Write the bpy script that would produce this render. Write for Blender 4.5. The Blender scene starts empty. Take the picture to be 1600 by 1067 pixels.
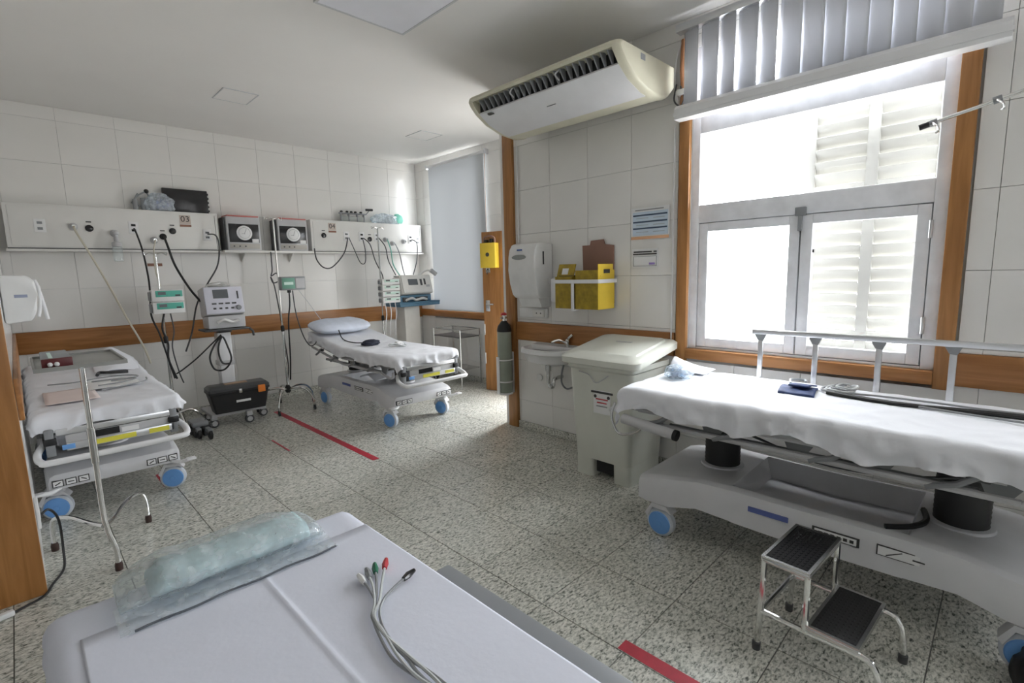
import bpy, bmesh, math, random
from mathutils import Vector, Matrix, noise
random.seed(7)
S = bpy.context.scene
COL = S.collection
# ------------------------------------------------------------------ camera
YAW, PITCH, ROLL = 0.788631514, -0.138517702, -0.0258552192
fw = Vector((math.cos(YAW)*math.cos(PITCH), math.sin(YAW)*math.cos(PITCH), math.sin(PITCH)))
rt = Vector((math.sin(YAW), -math.cos(YAW), 0)); up = rt.cross(fw)
rt2 = rt*math.cos(ROLL) + up*math.sin(ROLL); up2 = -rt*math.sin(ROLL) + up*math.cos(ROLL)
cd = bpy.data.cameras.new('camera'); cam = bpy.data.objects.new('camera', cd); COL.objects.link(cam)
cam.matrix_world = Matrix(((rt2.x, up2.x, -fw.x, 0), (rt2.y, up2.y, -fw.y, 0), (rt2.z, up2.z, -fw.z, 1.5), (0, 0, 0, 1)))
cd.sensor_width = 36; cd.lens = 776.03/1600*36; cd.clip_start = 0.02; cd.clip_end = 200
S.camera = cam
# ------------------------------------------------------------------ world: bright overcast sky, pale ground below the horizon
SKY = 25.0
w = bpy.data.worlds.new('sky'); S.world = w; w.use_nodes = True
nt = w.node_tree; nt.nodes.clear()
o_ = nt.nodes.new('ShaderNodeOutputWorld'); bg = nt.nodes.new('ShaderNodeBackground')
tc = nt.nodes.new('ShaderNodeTexCoord'); sx = nt.nodes.new('ShaderNodeSeparateXYZ'); cr = nt.nodes.new('ShaderNodeValToRGB')
mr = nt.nodes.new('ShaderNodeMapRange'); mr.inputs['From Min'].default_value = -1
cr.color_ramp.elements[0].position = 0.0; cr.color_ramp.elements[0].color = (.42, .42, .41, 1)
cr.color_ramp.elements[1].position = 1.0; cr.color_ramp.elements[1].color = (.95, .98, 1.0, 1)
e_ = cr.color_ramp.elements.new(.48); e_.color = (.48, .48, .47, 1)
e_ = cr.color_ramp.elements.new(.53); e_.color = (.84, .89, .95, 1)
nt.links.new(tc.outputs['Generated'], sx.inputs[0]); nt.links.new(sx.outputs['Z'], mr.inputs['Value'])
nt.links.new(mr.outputs[0], cr.inputs[0]); nt.links.new(cr.outputs[0], bg.inputs[0]); bg.inputs[1].default_value = SKY
nt.links.new(bg.outputs[0], o_.inputs[0])
S.view_settings.view_transform = 'Standard'; S.view_settings.look = 'None'
S.view_settings.exposure = 0.0; S.view_settings.gamma = 1.0; S.view_settings.use_curve_mapping = False
def portal(name, c, sy, sz, rot):
    l = bpy.data.lights.new(name, 'AREA'); l.shape = 'RECTANGLE'; l.size = sy; l.size_y = sz; l.cycles.is_portal = True
    o = bpy.data.objects.new(name, l); COL.objects.link(o); o.location = c; o.rotation_euler = rot
H90 = math.pi/2
portal('daylight_portal', (3.53, .925, 1.93), 2.0, 1.35, (0, H90, 0))
portal('daylight_portal', (3.53, -1.85, 1.93), 2.0, 1.3, (0, H90, 0))  # portal of the added unseen window
portal('daylight_portal', (4.62, 3.735, 1.25), 2.5, .43, (0, H90, 0))
portal('daylight_portal', (4.60, 5.55, 2.0), 2.05, 1.10, (0, H90, 0))

# ------------------------------------------------------------------ materials
MATS = {}
def mat(name, col, rough=.5, metal=0, var=.06, vs=6, bump=0, bs=80, spec=.5, coat=0, stretch=None):
    if name in MATS: return MATS[name]
    m = bpy.data.materials.new(name); m.use_nodes = True; t = m.node_tree; N = t.nodes; b = N['Principled BSDF']
    b.inputs['Roughness'].default_value = rough; b.inputs['Metallic'].default_value = metal
    b.inputs['Specular IOR Level'].default_value = spec; b.inputs['Coat Weight'].default_value = coat
    tcn = N.new('ShaderNodeTexCoord'); src = tcn.outputs['Object']
    if stretch:
        mp = N.new('ShaderNodeMapping'); mp.inputs['Scale'].default_value = stretch; t.links.new(src, mp.inputs[0]); src = mp.outputs[0]
    n = N.new('ShaderNodeTexNoise'); n.inputs['Scale'].default_value = vs; n.inputs['Detail'].default_value = 4
    t.links.new(src, n.inputs['Vector'])
    r = N.new('ShaderNodeValToRGB'); r.color_ramp.elements[0].position = .3; r.color_ramp.elements[1].position = .7
    r.color_ramp.elements[0].color = (*[max(0, c*(1-var)) for c in col], 1); r.color_ramp.elements[1].color = (*[min(1, c*(1+var)) for c in col], 1)
    t.links.new(n.outputs['Fac'], r.inputs[0]); t.links.new(r.outputs[0], b.inputs['Base Color'])
    if bump:
        n2 = N.new('ShaderNodeTexNoise'); n2.inputs['Scale'].default_value = bs; t.links.new(src, n2.inputs['Vector'])
        bp = N.new('ShaderNodeBump'); bp.inputs['Strength'].default_value = bump; bp.inputs['Distance'].default_value = .004
        t.links.new(n2.outputs['Fac'], bp.inputs['Height']); t.links.new(bp.outputs[0], b.inputs['Normal'])
    MATS[name] = m; return m
def woodmat(name, c1, c2, axis):
    m = bpy.data.materials.new(name); m.use_nodes = True; t = m.node_tree; N = t.nodes; b = N['Principled BSDF']
    b.inputs['Roughness'].default_value = .38
    tcn = N.new('ShaderNodeTexCoord'); mp = N.new('ShaderNodeMapping'); sc = [14, 14, 14]; sc['xyz'.index(axis)] = 1.1
    mp.inputs['Scale'].default_value = sc; t.links.new(tcn.outputs['Object'], mp.inputs[0])
    n = N.new('ShaderNodeTexNoise'); n.inputs['Scale'].default_value = 2.2; n.inputs['Detail'].default_value = 7; n.inputs['Distortion'].default_value = .6
    t.links.new(mp.outputs[0], n.inputs['Vector'])
    r = N.new('ShaderNodeValToRGB'); r.color_ramp.elements[0].position = .3; r.color_ramp.elements[1].position = .68
    r.color_ramp.elements[0].color = (*c1, 1); r.color_ramp.elements[1].color = (*c2, 1)
    t.links.new(n.outputs['Fac'], r.inputs[0]); t.links.new(r.outputs[0], b.inputs['Base Color'])
    MATS[name] = m; return m
def granite(name):
    m = bpy.data.materials.new(name); m.use_nodes = True; t = m.node_tree; N = t.nodes; b = N['Principled BSDF']
    b.inputs['Roughness'].default_value = .27; b.inputs['Specular IOR Level'].default_value = .45
    tcn = N.new('ShaderNodeTexCoord'); oi = N.new('ShaderNodeObjectInfo'); ml = N.new('ShaderNodeMath'); ml.operation = 'MULTIPLY'; ml.inputs[1].default_value = 37
    t.links.new(oi.outputs['Random'], ml.inputs[0])
    ad = N.new('ShaderNodeVectorMath'); ad.operation = 'ADD'; t.links.new(tcn.outputs['Object'], ad.inputs[0]); t.links.new(ml.outputs[0], ad.inputs[1])
    mp = N.new('ShaderNodeMapping'); mp.inputs['Scale'].default_value = (.62, 1.25, 1); mp.inputs['Rotation'].default_value = (0, 0, .5); t.links.new(ad.outputs[0], mp.inputs[0])
    n = N.new('ShaderNodeTexNoise'); n.inputs['Scale'].default_value = 78; n.inputs['Detail'].default_value = 4; n.inputs['Roughness'].default_value = .62; n.inputs['Distortion'].default_value = .5
    t.links.new(mp.outputs[0], n.inputs['Vector'])
    r = N.new('ShaderNodeValToRGB'); E = r.color_ramp.elements
    E[0].position = .28; E[0].color = (.07, .072, .066, 1); E[1].position = .62; E[1].color = (.84, .825, .775, 1)
    for p, c in ((.36, (.19, .20, .18)), (.43, (.45, .45, .41)), (.52, (.67, .66, .615))):
        e = E.new(p); e.color = (*c, 1)
    t.links.new(n.outputs['Fac'], r.inputs[0])
    n2 = N.new('ShaderNodeTexNoise'); n2.inputs['Scale'].default_value = 5; t.links.new(ad.outputs[0], n2.inputs['Vector'])
    mx = N.new('ShaderNodeMix'); mx.data_type = 'RGBA'; mx.blend_type = 'MULTIPLY'; mx.inputs['Factor'].default_value = .5
    t.links.new(r.outputs[0], mx.inputs['A']); 
    r2 = N.new('ShaderNodeValToRGB'); r2.color_ramp.elements[0].color = (.62, .66, .6, 1); r2.color_ramp.elements[1].color = (1, .98, .93, 1)
    t.links.new(n2.outputs['Fac'], r2.inputs[0]); t.links.new(r2.outputs[0], mx.inputs['B'])
    t.links.new(mx.outputs['Result'], b.inputs['Base Color']); MATS[name] = m; return m
def glassy(name, col=(1, 1, 1), gl=.06, rough=.02, alpha=1.0, dif=0, dcol=(.9, .92, .95)):
    """thin pane / film: transparent with a gloss and, for milky films, some diffuse"""
    m = bpy.data.materials.new(name); m.use_nodes = True; t = m.node_tree; N = t.nodes; N.remove(N['Principled BSDF'])
    out = N['Material Output']; tr = N.new('ShaderNodeBsdfTransparent'); tr.inputs[0].default_value = (*col, 1)
    g = N.new('ShaderNodeBsdfGlossy'); g.inputs['Roughness'].default_value = rough
    a = N.new('ShaderNodeMixShader'); a.inputs[0].default_value = gl; t.links.new(tr.outputs[0], a.inputs[1]); t.links.new(g.outputs[0], a.inputs[2])
    last = a
    if dif:
        d = N.new('ShaderNodeBsdfDiffuse'); d.inputs[0].default_value = (*dcol, 1)
        n = N.new('ShaderNodeTexNoise'); n.inputs['Scale'].default_value = 30; tcn = N.new('ShaderNodeTexCoord'); t.links.new(tcn.outputs['Object'], n.inputs['Vector'])
        mm = N.new('ShaderNodeMapRange'); mm.inputs['From Min'].default_value = .3; mm.inputs['From Max'].default_value = .7
        mm.inputs['To Min'].default_value = dif*.5; mm.inputs['To Max'].default_value = dif*1.5; t.links.new(n.outputs['Fac'], mm.inputs['Value'])
        b2 = N.new('ShaderNodeMixShader'); t.links.new(mm.outputs[0], b2.inputs[0]); t.links.new(a.outputs[0], b2.inputs[1]); t.links.new(d.outputs[0], b2.inputs[2]); last = b2
    t.links.new(last.outputs[0], out.inputs[0]); MATS[name] = m; return m
def translucent(name, col, f):
    m = bpy.data.materials.new(name); m.use_nodes = True; t = m.node_tree; N = t.nodes; N.remove(N['Principled BSDF'])
    out = N['Material Output']; d = N.new('ShaderNodeBsdfDiffuse'); d.inputs[0].default_value = (*col, 1)
    tr = N.new('ShaderNodeBsdfTranslucent'); tr.inputs[0].default_value = (*col, 1)
    n = N.new('ShaderNodeTexNoise'); n.inputs['Scale'].default_value = 40; tcn = N.new('ShaderNodeTexCoord'); t.links.new(tcn.outputs['Object'], n.inputs['Vector'])
    mm = N.new('ShaderNodeMapRange'); mm.inputs['To Min'].default_value = f*.9; mm.inputs['To Max'].default_value = f*1.1; t.links.new(n.outputs['Fac'], mm.inputs['Value'])
    a = N.new('ShaderNodeMixShader'); t.links.new(mm.outputs[0], a.inputs[0]); t.links.new(d.outputs[0], a.inputs[1]); t.links.new(tr.outputs[0], a.inputs[2])
    t.links.new(a.outputs[0], out.inputs[0]); MATS[name] = m; return m
TILE = mat('glazed wall tile', (.83, .815, .785), .22, var=.02, vs=2, bump=.03, bs=4)
GROUT = mat('pale grout', (.68, .68, .665), .8)
PAINT = mat('white ceiling paint', (.84, .825, .80), .8, var=.02, vs=1.2)
PAINTG = mat('ceiling panel rim', (.62, .63, .64), .6)
FROST = mat('frosted lamp panel', (.86, .87, .93), .5, var=.02)
WOODX = woodmat('varnished wood grain x', (.30, .122, .034), (.45, .205, .068), 'x')
WOODY = woodmat('varnished wood grain y', (.30, .122, .034), (.45, .205, .068), 'y')
WOODZ = woodmat('varnished wood grain z', (.30, .128, .034), (.45, .21, .066), 'z')
GRAN = granite('speckled grey granite')
JOINT = mat('dark floor joint', (.16, .16, .15), .8)
WPAINT = mat('worn white window paint', (.88, .89, .92), .45, var=.08, vs=9, bump=.15, bs=30)
GLASS = glassy('window glass', gl=.05)
CLEAR = glassy('clear plastic', (.93, .97, .97), .12, .08, dif=.16)
FILM = glassy('crinkled plastic film', (.92, .96, .96), .10, .12, dif=.22)
BAGM = glassy('milky plastic bag', (.9, .95, .97), .10, .15, dif=.35, dcol=(.75, .8, .86))
WHITEP = mat('white plastic', (.80, .80, .79), .38)
WHITEM = mat('white enamel', (.82, .82, .83), .3, var=.03)
CREAM = mat('yellowed cream plastic', (.74, .71, .56), .35, var=.05)
PANELM = mat('headwall ivory enamel', (.80, .79, .76), .4, var=.02)
BEDW = mat('moulded bed shell plastic', (.70, .70, .72), .38, var=.04)
BEDG = mat('grey bed frame steel', (.38, .39, .40), .35, .5)
DKG = mat('dark grey plastic', (.06, .062, .065), .45)
BLK = mat('black rubber', (.014, .014, .015), .5)
BLKG = mat('black gloss plastic', (.02, .02, .022), .2)
STEEL = mat('brushed steel', (.62, .62, .61), .25, 1, bump=.02, bs=200)
CHROME = mat('chrome', (.75, .75, .74), .12, 1)
ALU = mat('aluminium', (.72, .73, .75), .32, .9)
SHEET = mat('white cotton sheet', (.83, .84, .88), .85, var=.02, bump=.12, bs=60, spec=.2)
SHEETB = mat('pale bluish sheet', (.82, .84, .94), .85, var=.02, bump=.12, bs=60, spec=.2)
PILLOW = mat('pale blue pillowcase', (.70, .75, .86), .85, var=.05, vs=14, bump=.2, bs=25, spec=.2)
BLUE = mat('blue wheel disc', (.16, .38, .78), .4)
LTIRE = mat('pale caster tyre', (.62, .66, .72), .5)
BLUEG = mat('teal blue tray', (.10, .22, .33), .45)
GREEN = mat('teal green panel', (.10, .46, .36), .45)
PALEG = mat('pale green plastic', (.66, .84, .76), .4)
GREYP = mat('light grey plastic', (.52, .52, .53), .4)
MIDG = mat('mid grey plastic', (.26, .27, .28), .45)
SCREEN = mat('grey lcd screen', (.12, .13, .14), .15)
ORANGE = mat('orange plastic', (.85, .24, .03), .4)
RED = mat('red floor tape', (.48, .025, .05), .45, var=.15, vs=20)
REDP = mat('red plastic', (.5, .03, .04), .4)
MAROON = mat('maroon plastic', (.12, .02, .022), .4)
YELLOW = mat('yellow cardboard', (.78, .55, .05), .6, var=.08)
YELD = mat('dark printed yellow cardboard', (.36, .25, .02), .6, var=.25, vs=25)
YLAB = mat('yellow warning sticker', (.80, .74, .08), .5)
CARD = mat('brown cardboard', (.30, .17, .125), .8, var=.06)
BINM = mat('off-white bin plastic', (.71, .72, .65), .42, var=.03)
PAPER = mat('white paper', (.85, .85, .85), .7, var=.02)
PINKP = mat('pink beige paper', (.80, .69, .66), .75, var=.03)
LBLUE = mat('pale blue print', (.62, .72, .82), .7)
NAVY = mat('navy print', (.06, .10, .16), .6)
PEACH = mat('orange print', (.78, .45, .26), .6)
INK = mat('dark ink', (.05, .05, .05), .6)
PURP = mat('violet print', (.35, .25, .6), .6)
BEIGE = mat('beige hose rubber', (.62, .58, .48), .5)
GREYC = mat('grey cable', (.30, .31, .32), .5)
PGREY = mat('pale grey cable', (.58, .60, .60), .5)
CUFF = mat('navy nylon cuff', (.035, .06, .17), .7, var=.2, vs=30, bump=.3)
OXY = mat('grey green cylinder paint', (.30, .33, .27), .35, var=.06)
BLIND = translucent('grey roller blind fabric', (.56, .58, .60), .035)
SLAT = translucent('white blind slat', (.74, .75, .79), .14)
COPPER = mat('orange brown pipe lagging', (.42, .19, .09), .6)
SIGNP = mat('pinkish grey sign', (.62, .53, .47), .6)
GELB = mat('bluish gel pad', (.52, .66, .68), .6, var=.2, vs=25, bump=.3)
LOUV = mat('weathered pale louvre paint', (.36, .355, .33), .6)

# ------------------------------------------------------------------ mesh helpers
class B:
    def __init__(s): s.bm = bmesh.new(); s.mats = []
    def _new(s, vs, fs):
        V = [s.bm.verts.new(v) for v in vs]; F = []
        for f in fs:
            try: F.append(s.bm.faces.new([V[i] for i in f]))
            except ValueError: pass
        return V, F
    def box(s, c, d, bev=0, rot=None, seg=2):
        x, y, z = [q/2 for q in d]; R = rot.to_matrix() if hasattr(rot, 'to_matrix') else (Matrix.Rotation(rot, 3, 'Z') if rot else Matrix.Identity(3))
        vs = [R @ Vector((a*x, b*y, e*z)) + Vector(c) for a in (-1, 1) for b in (-1, 1) for e in (-1, 1)]
        V, F = s._new(vs, [(0, 1, 3, 2), (4, 6, 7, 5), (0, 4, 5, 1), (2, 3, 7, 6), (0, 2, 6, 4), (1, 5, 7, 3)])
        if bev:
            ed = list({e for f in F for e in f.edges})
            bmesh.ops.bevel(s.bm, geom=ed, offset=min(bev, .49*min(d)), segments=seg, profile=.5, affect='EDGES')
        return s
    def bb(s, x0, x1, y0, y1, z0, z1, bev=0):
        return s.box(((x0+x1)/2, (y0+y1)/2, (z0+z1)/2), (abs(x1-x0), abs(y1-y0), abs(z1-z0)), bev)
    def tube(s, pts, r, n=8, closed=False, smooth=0):
        P = [Vector(p) for p in pts]
        if smooth: P = spline(P, smooth, closed)
        rr = r if isinstance(r, (list, tuple)) else [r]*len(P)
        rings = []; N = None; m = len(P)
        for i, p in enumerate(P):
            a = P[(i-1) % m] if (closed or i) else P[0]; b = P[(i+1) % m] if (closed or i < m-1) else P[-1]
            t = (b-a); t = t.normalized() if t.length > 1e-9 else Vector((0, 0, 1))
            if N is None: N = t.orthogonal().normalized()
            else:
                N = N - t*N.dot(t); N = N.normalized() if N.length > 1e-6 else t.orthogonal().normalized()
            Bn = t.cross(N)
            rings.append([s.bm.verts.new(p + (N*math.cos(2*math.pi*k/n) + Bn*math.sin(2*math.pi*k/n))*rr[min(i, len(rr)-1)]) for k in range(n)])
        for i in range(m if closed else m-1):
            A, C = rings[i], rings[(i+1) % m]
            for k in range(n): s.bm.faces.new((A[k], A[(k+1) % n], C[(k+1) % n], C[k]))
        if not closed: s.bm.faces.new(rings[0][::-1]); s.bm.faces.new(rings[-1])
        return s
    def cyl(s, p0, p1, r0, r1=None, n=20): 
        p0, p1 = Vector(p0), Vector(p1); r1 = r0 if r1 is None else r1
        t = (p1-p0).normalized(); N = t.orthogonal().normalized(); Bn = t.cross(N); rings = []
        for p, r in ((p0, r0), (p1, r1)): rings.append([s.bm.verts.new(p + (N*math.cos(2*math.pi*k/n) + Bn*math.sin(2*math.pi*k/n))*r) for k in range(n)])
        for k in range(n): s.bm.faces.new((rings[0][k], rings[0][(k+1) % n], rings[1][(k+1) % n], rings[1][k]))
        s.bm.faces.new(rings[0][::-1]); s.bm.faces.new(rings[1]); return s
    def lathe(s, prof, c=(0, 0, 0), axis='z', n=24):
        rings = []
        for r, h in prof:
            ring = []
            for k in range(n):
                a = 2*math.pi*k/n; u, v = r*math.cos(a), r*math.sin(a)
                p = {'z': (u, v, h), 'x': (h, u, v), 'y': (u, h, v)}[axis]
                ring.append(s.bm.verts.new(Vector(p)+Vector(c)))
            rings.append(ring)
        for A, C in zip(rings, rings[1:]):
            for k in range(n): s.bm.faces.new((A[k], A[(k+1) % n], C[(k+1) % n], C[k]))
        s.bm.faces.new(rings[0][::-1]); s.bm.faces.new(rings[-1]); return s
    def prism(s, poly, axis, a, b, bev=0):
        """extrude a 2-D polygon (in the two other axes, xyz order) along axis from a to b"""
        def P(u, v, h): return {'x': (h, u, v), 'y': (u, h, v), 'z': (u, v, h)}[axis]
        n = len(poly); vs = [P(u, v, a) for u, v in poly] + [P(u, v, b) for u, v in poly]
        V, F = s._new(vs, [tuple(range(n))[::-1], tuple(range(n, 2*n))] + [(i, (i+1) % n, n+(i+1) % n, n+i) for i in range(n)])
        if bev: bmesh.ops.bevel(s.bm, geom=list({e for f in F for e in f.edges}), offset=bev, segments=2, profile=.5, affect='EDGES')
        return s
    def loft(s, secs, cap=True):
        R = [[s.bm.verts.new(p) for p in sec] for sec in secs]
        for A, C in zip(R, R[1:]):
            n = len(A)
            for k in range(n): s.bm.faces.new((A[k], A[(k+1) % n], C[(k+1) % n], C[k]))
        if cap: s.bm.faces.new(R[0][::-1]); s.bm.faces.new(R[-1])
        return s
    def grid(s, fn, nu, nv):
        V = [[s.bm.verts.new(fn(i/nu, j/nv)) for j in range(nv+1)] for i in range(nu+1)]
        for i in range(nu):
            for j in range(nv): s.bm.faces.new((V[i][j], V[i+1][j], V[i+1][j+1], V[i][j+1]))
        return s
    def ball(s, c, r, nu=16, nv=10, fn=None):
        r = r if isinstance(r, (tuple, list)) else (r, r, r)
        res = bmesh.ops.create_uvsphere(s.bm, u_segments=nu, v_segments=nv, radius=1)
        for v in res['verts']:
            q = v.co.copy()
            if fn: q = fn(q)
            v.co = Vector((q.x*r[0]+c[0], q.y*r[1]+c[1], q.z*r[2]+c[2]))
        return s
def spline(P, k=6, closed=False):
    P = [Vector(p) for p in P]; out = []; m = len(P)
    g = (lambda i: P[i % m]) if closed else (lambda i: P[max(0, min(m-1, i))])
    for i in range(m if closed else m-1):
        a, b, c, d = g(i-1), g(i), g(i+1), g(i+2)
        for j in range(k):
            t = j/k
            out.append(.5*((2*b) + (c-a)*t + (2*a-5*b+4*c-d)*t*t + (3*b-3*c+d-a)*t**3))
    if not closed: out.append(P[-1])
    return out
def finish(b, ang=35):
    bm = b.bm; bmesh.ops.recalc_face_normals(bm, faces=bm.faces)
    for f in bm.faces: f.smooth = True
    lim = math.radians(ang)
    for e in bm.edges: e.smooth = len(e.link_faces) != 2 or e.calc_face_angle(0) < lim
    me = bpy.data.meshes.new('mesh'); bm.to_mesh(me); bm.free(); return me
def root_of(o):
    while o.parent: o = o.parent
    return o
def base_mat(o): return Matrix.Translation(o.location) @ o.rotation_euler.to_matrix().to_4x4()
def thing(name, label, cat, loc=(0, 0, 0), rotz=0, group=None):
    o = bpy.data.objects.new(name, None); COL.objects.link(o); o.empty_display_size = .05
    o.location = loc; o.rotation_euler = (0, 0, rotz); o['label'] = label; o['category'] = cat
    if group: o['group'] = group
    return o
def part(b, name, m, parent, world=False, label=None, ang=35):
    """one mesh under parent; world=True when the vertices are in scene coordinates"""
    me = finish(b, ang) if isinstance(b, B) else b
    if world: me.transform(base_mat(root_of(parent)).inverted())
    me.materials.clear(); me.materials.append(m)
    o = bpy.data.objects.new(name, me); COL.objects.link(o); o.parent = parent
    if label: o['label'] = label
    return o
def single(b, name, m, label, cat, group=None, ang=35):
    me = finish(b, ang) if isinstance(b, B) else b
    xs = [v.co for v in me.vertices]; lo = [min(v[i] for v in xs) for i in range(3)]; hi = [max(v[i] for v in xs) for i in range(3)]
    c = Vector(((lo[0]+hi[0])/2, (lo[1]+hi[1])/2, lo[2])); me.transform(Matrix.Translation(-c)); me.materials.append(m)
    o = bpy.data.objects.new(name, me); COL.objects.link(o); o.location = c; o['label'] = label; o['category'] = cat
    if group: o['group'] = group
    return o
def struct(b, name, m, label, cat):
    o = single(b, name, m, label, cat); o['kind'] = 'structure'; return o
def sthing(name, label, cat, loc=(0, 0, 0)):
    o = thing(name, label, cat, loc); o['kind'] = 'structure'; return o
def textmesh(s, size, M):
    c = bpy.data.curves.new('t', 'FONT'); c.body = s; c.size = size; c.align_x = 'CENTER'; c.align_y = 'CENTER'; c.extrude = .0015
    o = bpy.data.objects.new('t', c); COL.objects.link(o); bpy.context.view_layer.update()
    me = bpy.data.meshes.new_from_object(o); bpy.data.objects.remove(o); me.transform(M); return me
def facing(axis, loc):
    """text/print standing on a wall: 'y' = read looking along +y, 'x' = read looking along +x"""
    R = {'y': Matrix(((1, 0, 0), (0, 0, -1), (0, 1, 0))), 'x': Matrix(((0, 0, -1), (-1, 0, 0), (0, 1, 0)))}[axis]
    return Matrix.Translation(loc) @ R.to_4x4()
def nz(p, s=1, seed=0): return noise.noise(Vector((p[0]*s+seed, p[1]*s-seed, p[2]*s+seed*.5)))
# ================================================================== THE ROOM
XR, YB, X2, ZC = 3.36, 6.45, 4.45, 3.13
# floor
b = B().prism([(-3.4, -2.8), (3.526, -2.8), (3.526, 3.38), (4.61, 3.38), (4.61, 6.6), (-3.4, 6.6)], 'z', -.12, -.004)
floor = struct(b, 'floor', JOINT, 'speckled grey granite tile floor with thin dark joints', 'floor')
TX, TY = .4275, .43
tb = B().box((0, 0, -.0045), (TX-.004, TY-.004, .009), .0012, seg=1); tme = finish(tb); tme.materials.append(GRAN)
def add_tile(me, loc, parent, name='tile'):
    o = bpy.data.objects.new(name, me); COL.objects.link(o); o.parent = parent; o.location = Vector(loc)-root_of(parent).location; return o
x = .685 - TX*2; xs = []
while x < X2: xs.append(x); x += TX
ys = []; y = .97-TY*3
while y < YB: ys.append(y); y += TY
for x in xs:
    for y in ys:
        if x < XR or y > 3.0: add_tile(tme, (x+TX/2, y+TY/2, .0), floor)
b = B(); 
b.bb(-3.4, xs[0]-.002, -2.8, 6.6, -.01, 0); b.bb(xs[0], XR, -2.8, ys[0]-.002, -.01, 0)
o = part(b, 'tile_field', GRAN, floor, True); o['kind'] = 'stuff'
# ceiling
ceil_ = struct(B().prism([(-3.4, -2.8), (3.526, -2.8), (3.526, 3.38), (4.61, 3.38), (4.61, 6.6), (-3.4, 6.6)], 'z', ZC, ZC+.12), 'ceiling', PAINT, 'plain white painted ceiling', 'ceiling')
def wall(name, axis, at, thick, u0, u1, z0, z1, holes, label):
    """slab at axis=at (room face), thickness away from the room; holes = (u0,u1,z0,z1)"""
    b = B(); us = sorted({u0, u1, *[q for h in holes for q in h[:2]]}); zs = sorted({z0, z1, *[q for h in holes for q in h[2:]]})
    for a, c in zip(us, us[1:]):
        for d, e in zip(zs, zs[1:]):
            if any(h[0] <= a and c <= h[1] and h[2] <= d and e <= h[3] for h in holes): continue
            if axis == 'x': b.bb(at, at+thick, a, c, d, e)
            else: b.bb(a, c, at, at+thick, d, e)
    bmesh.ops.remove_doubles(b.bm, verts=b.bm.verts, dist=1e-5)
    return struct(b, name, GROUT, label, 'wall')
def sub(r, h):
    a, b_, c, d = r; A, Bq, C, D = h
    if a >= Bq or b_ <= A or c >= D or d <= C: return [r]
    out = []
    if a < A: out.append((a, A, c, d))
    if b_ > Bq: out.append((Bq, b_, c, d))
    m0, m1 = max(a, A), min(b_, Bq)
    if c < C: out.append((m0, m1, c, C))
    if d > D: out.append((m0, m1, D, d))
    return out
TCACHE = {}
def tiles(parent, axis, at, sign, u0, u1, z0, z1, uo, zo, pu, pz, holes):
    """glazed tiles standing 6 mm proud of the slab, towards sign"""
    k = math.floor((u0-uo)/pu)
    while uo+k*pu < u1:
        j = math.floor((z0-zo)/pz)
        while zo+j*pz < z1:
            rs = [(max(u0, uo+k*pu), min(u1, uo+(k+1)*pu), max(z0, zo+j*pz), min(z1, zo+(j+1)*pz))]
            for h in holes: rs = [q for r in rs for q in sub(r, h)]
            for a, c, d, e in rs:
                if c-a < .015 or e-d < .015: continue
                key = (axis, round(c-a, 3), round(e-d, 3))
                if key not in TCACHE:
                    t = B(); du, dz = c-a-.0022, e-d-.0022
                    t.box((0, 0, 0), (.006, du, dz) if axis == 'x' else (du, .006, dz), .001, seg=1); me = finish(t); me.materials.append(TILE); TCACHE[key] = me
                p = (at+sign*.003, (a+c)/2, (d+e)/2) if axis == 'x' else ((a+c)/2, at+sign*.003, (d+e)/2)
                add_tile(TCACHE[key], p, parent)
            j += 1
        k += 1
wR = wall('wall_right', 'x', XR+.006, .16, -2.8, 3.38, 0, ZC, [(.25, 1.61, .92, 2.93), (-2.5, -1.2, .92, 2.93)], 'white tiled wall with the large window beside the post')
RAIL = (0.865, 1.035)
tiles(wR, 'x', XR+.006, -1, -.6, 3.30, .07, ZC, 2.075, 1.06-.39*2, .40, .39, [(.17, 1.70, .84, 2.93), (1.70, 3.30, *RAIL), (-.6, .17, *RAIL)])
wB = wall('wall_back', 'y', YB+.006, .15, -.2, 4.7, 0, ZC, [], 'white tiled far wall behind the two headwall panels')
tiles(wB, 'y', YB+.006, -1, -.05, X2, .07, ZC, 2.66, 1.06-.39*2, .44, .39, [(-.05, X2, .855, 1.06)])
w2 = wall('wall_recess', 'x', X2+.006, .15, 3.5, 6.6, 0, ZC, [(3.52, 3.95, 0, 2.5), (5.0, 6.10, .98, 3.03)], 'white tiled wall of the recess with the blinded window')
tiles(w2, 'x', X2+.006, -1, 4.12, YB, .07, ZC, 4.5, .28, .44, .39, [(5.0, 6.10, .86, 3.03), (4.12, YB, .88, .98)])
wl = B().bb(-.26, -.056, 3.27, 6.6, 0, ZC); wL = struct(wl, 'wall_left', GROUT, 'white tiled partition wall ending in a wooden casing', 'wall')
tiles(wL, 'x', -.056, 1, 3.27, YB, .0, ZC, 3.27, .28, .44, .39, [(3.27, YB, .855, 1.06)])
b = B().bb(3.38, 4.61, 3.38, 3.5, 0, ZC); struct(b, 'wall_return', PAINT, 'white return wall behind the wooden post', 'wall')
wall('wall_rear', 'y', -2.65, -.12, -3.4, 3.5, 0, ZC, [], 'white painted rear wall of the ward')
struct(B().bb(-3.4, -3.25, -2.8, 6.6, 0, ZC), 'wall_far_left', PAINT, 'white painted side wall of the ward', 'wall')
struct(B().bb(-3.3, -.2, 6.45, 6.6, 0, ZC), 'wall_bay', PAINT, 'white painted end wall of the neighbouring bay', 'wall')
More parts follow.
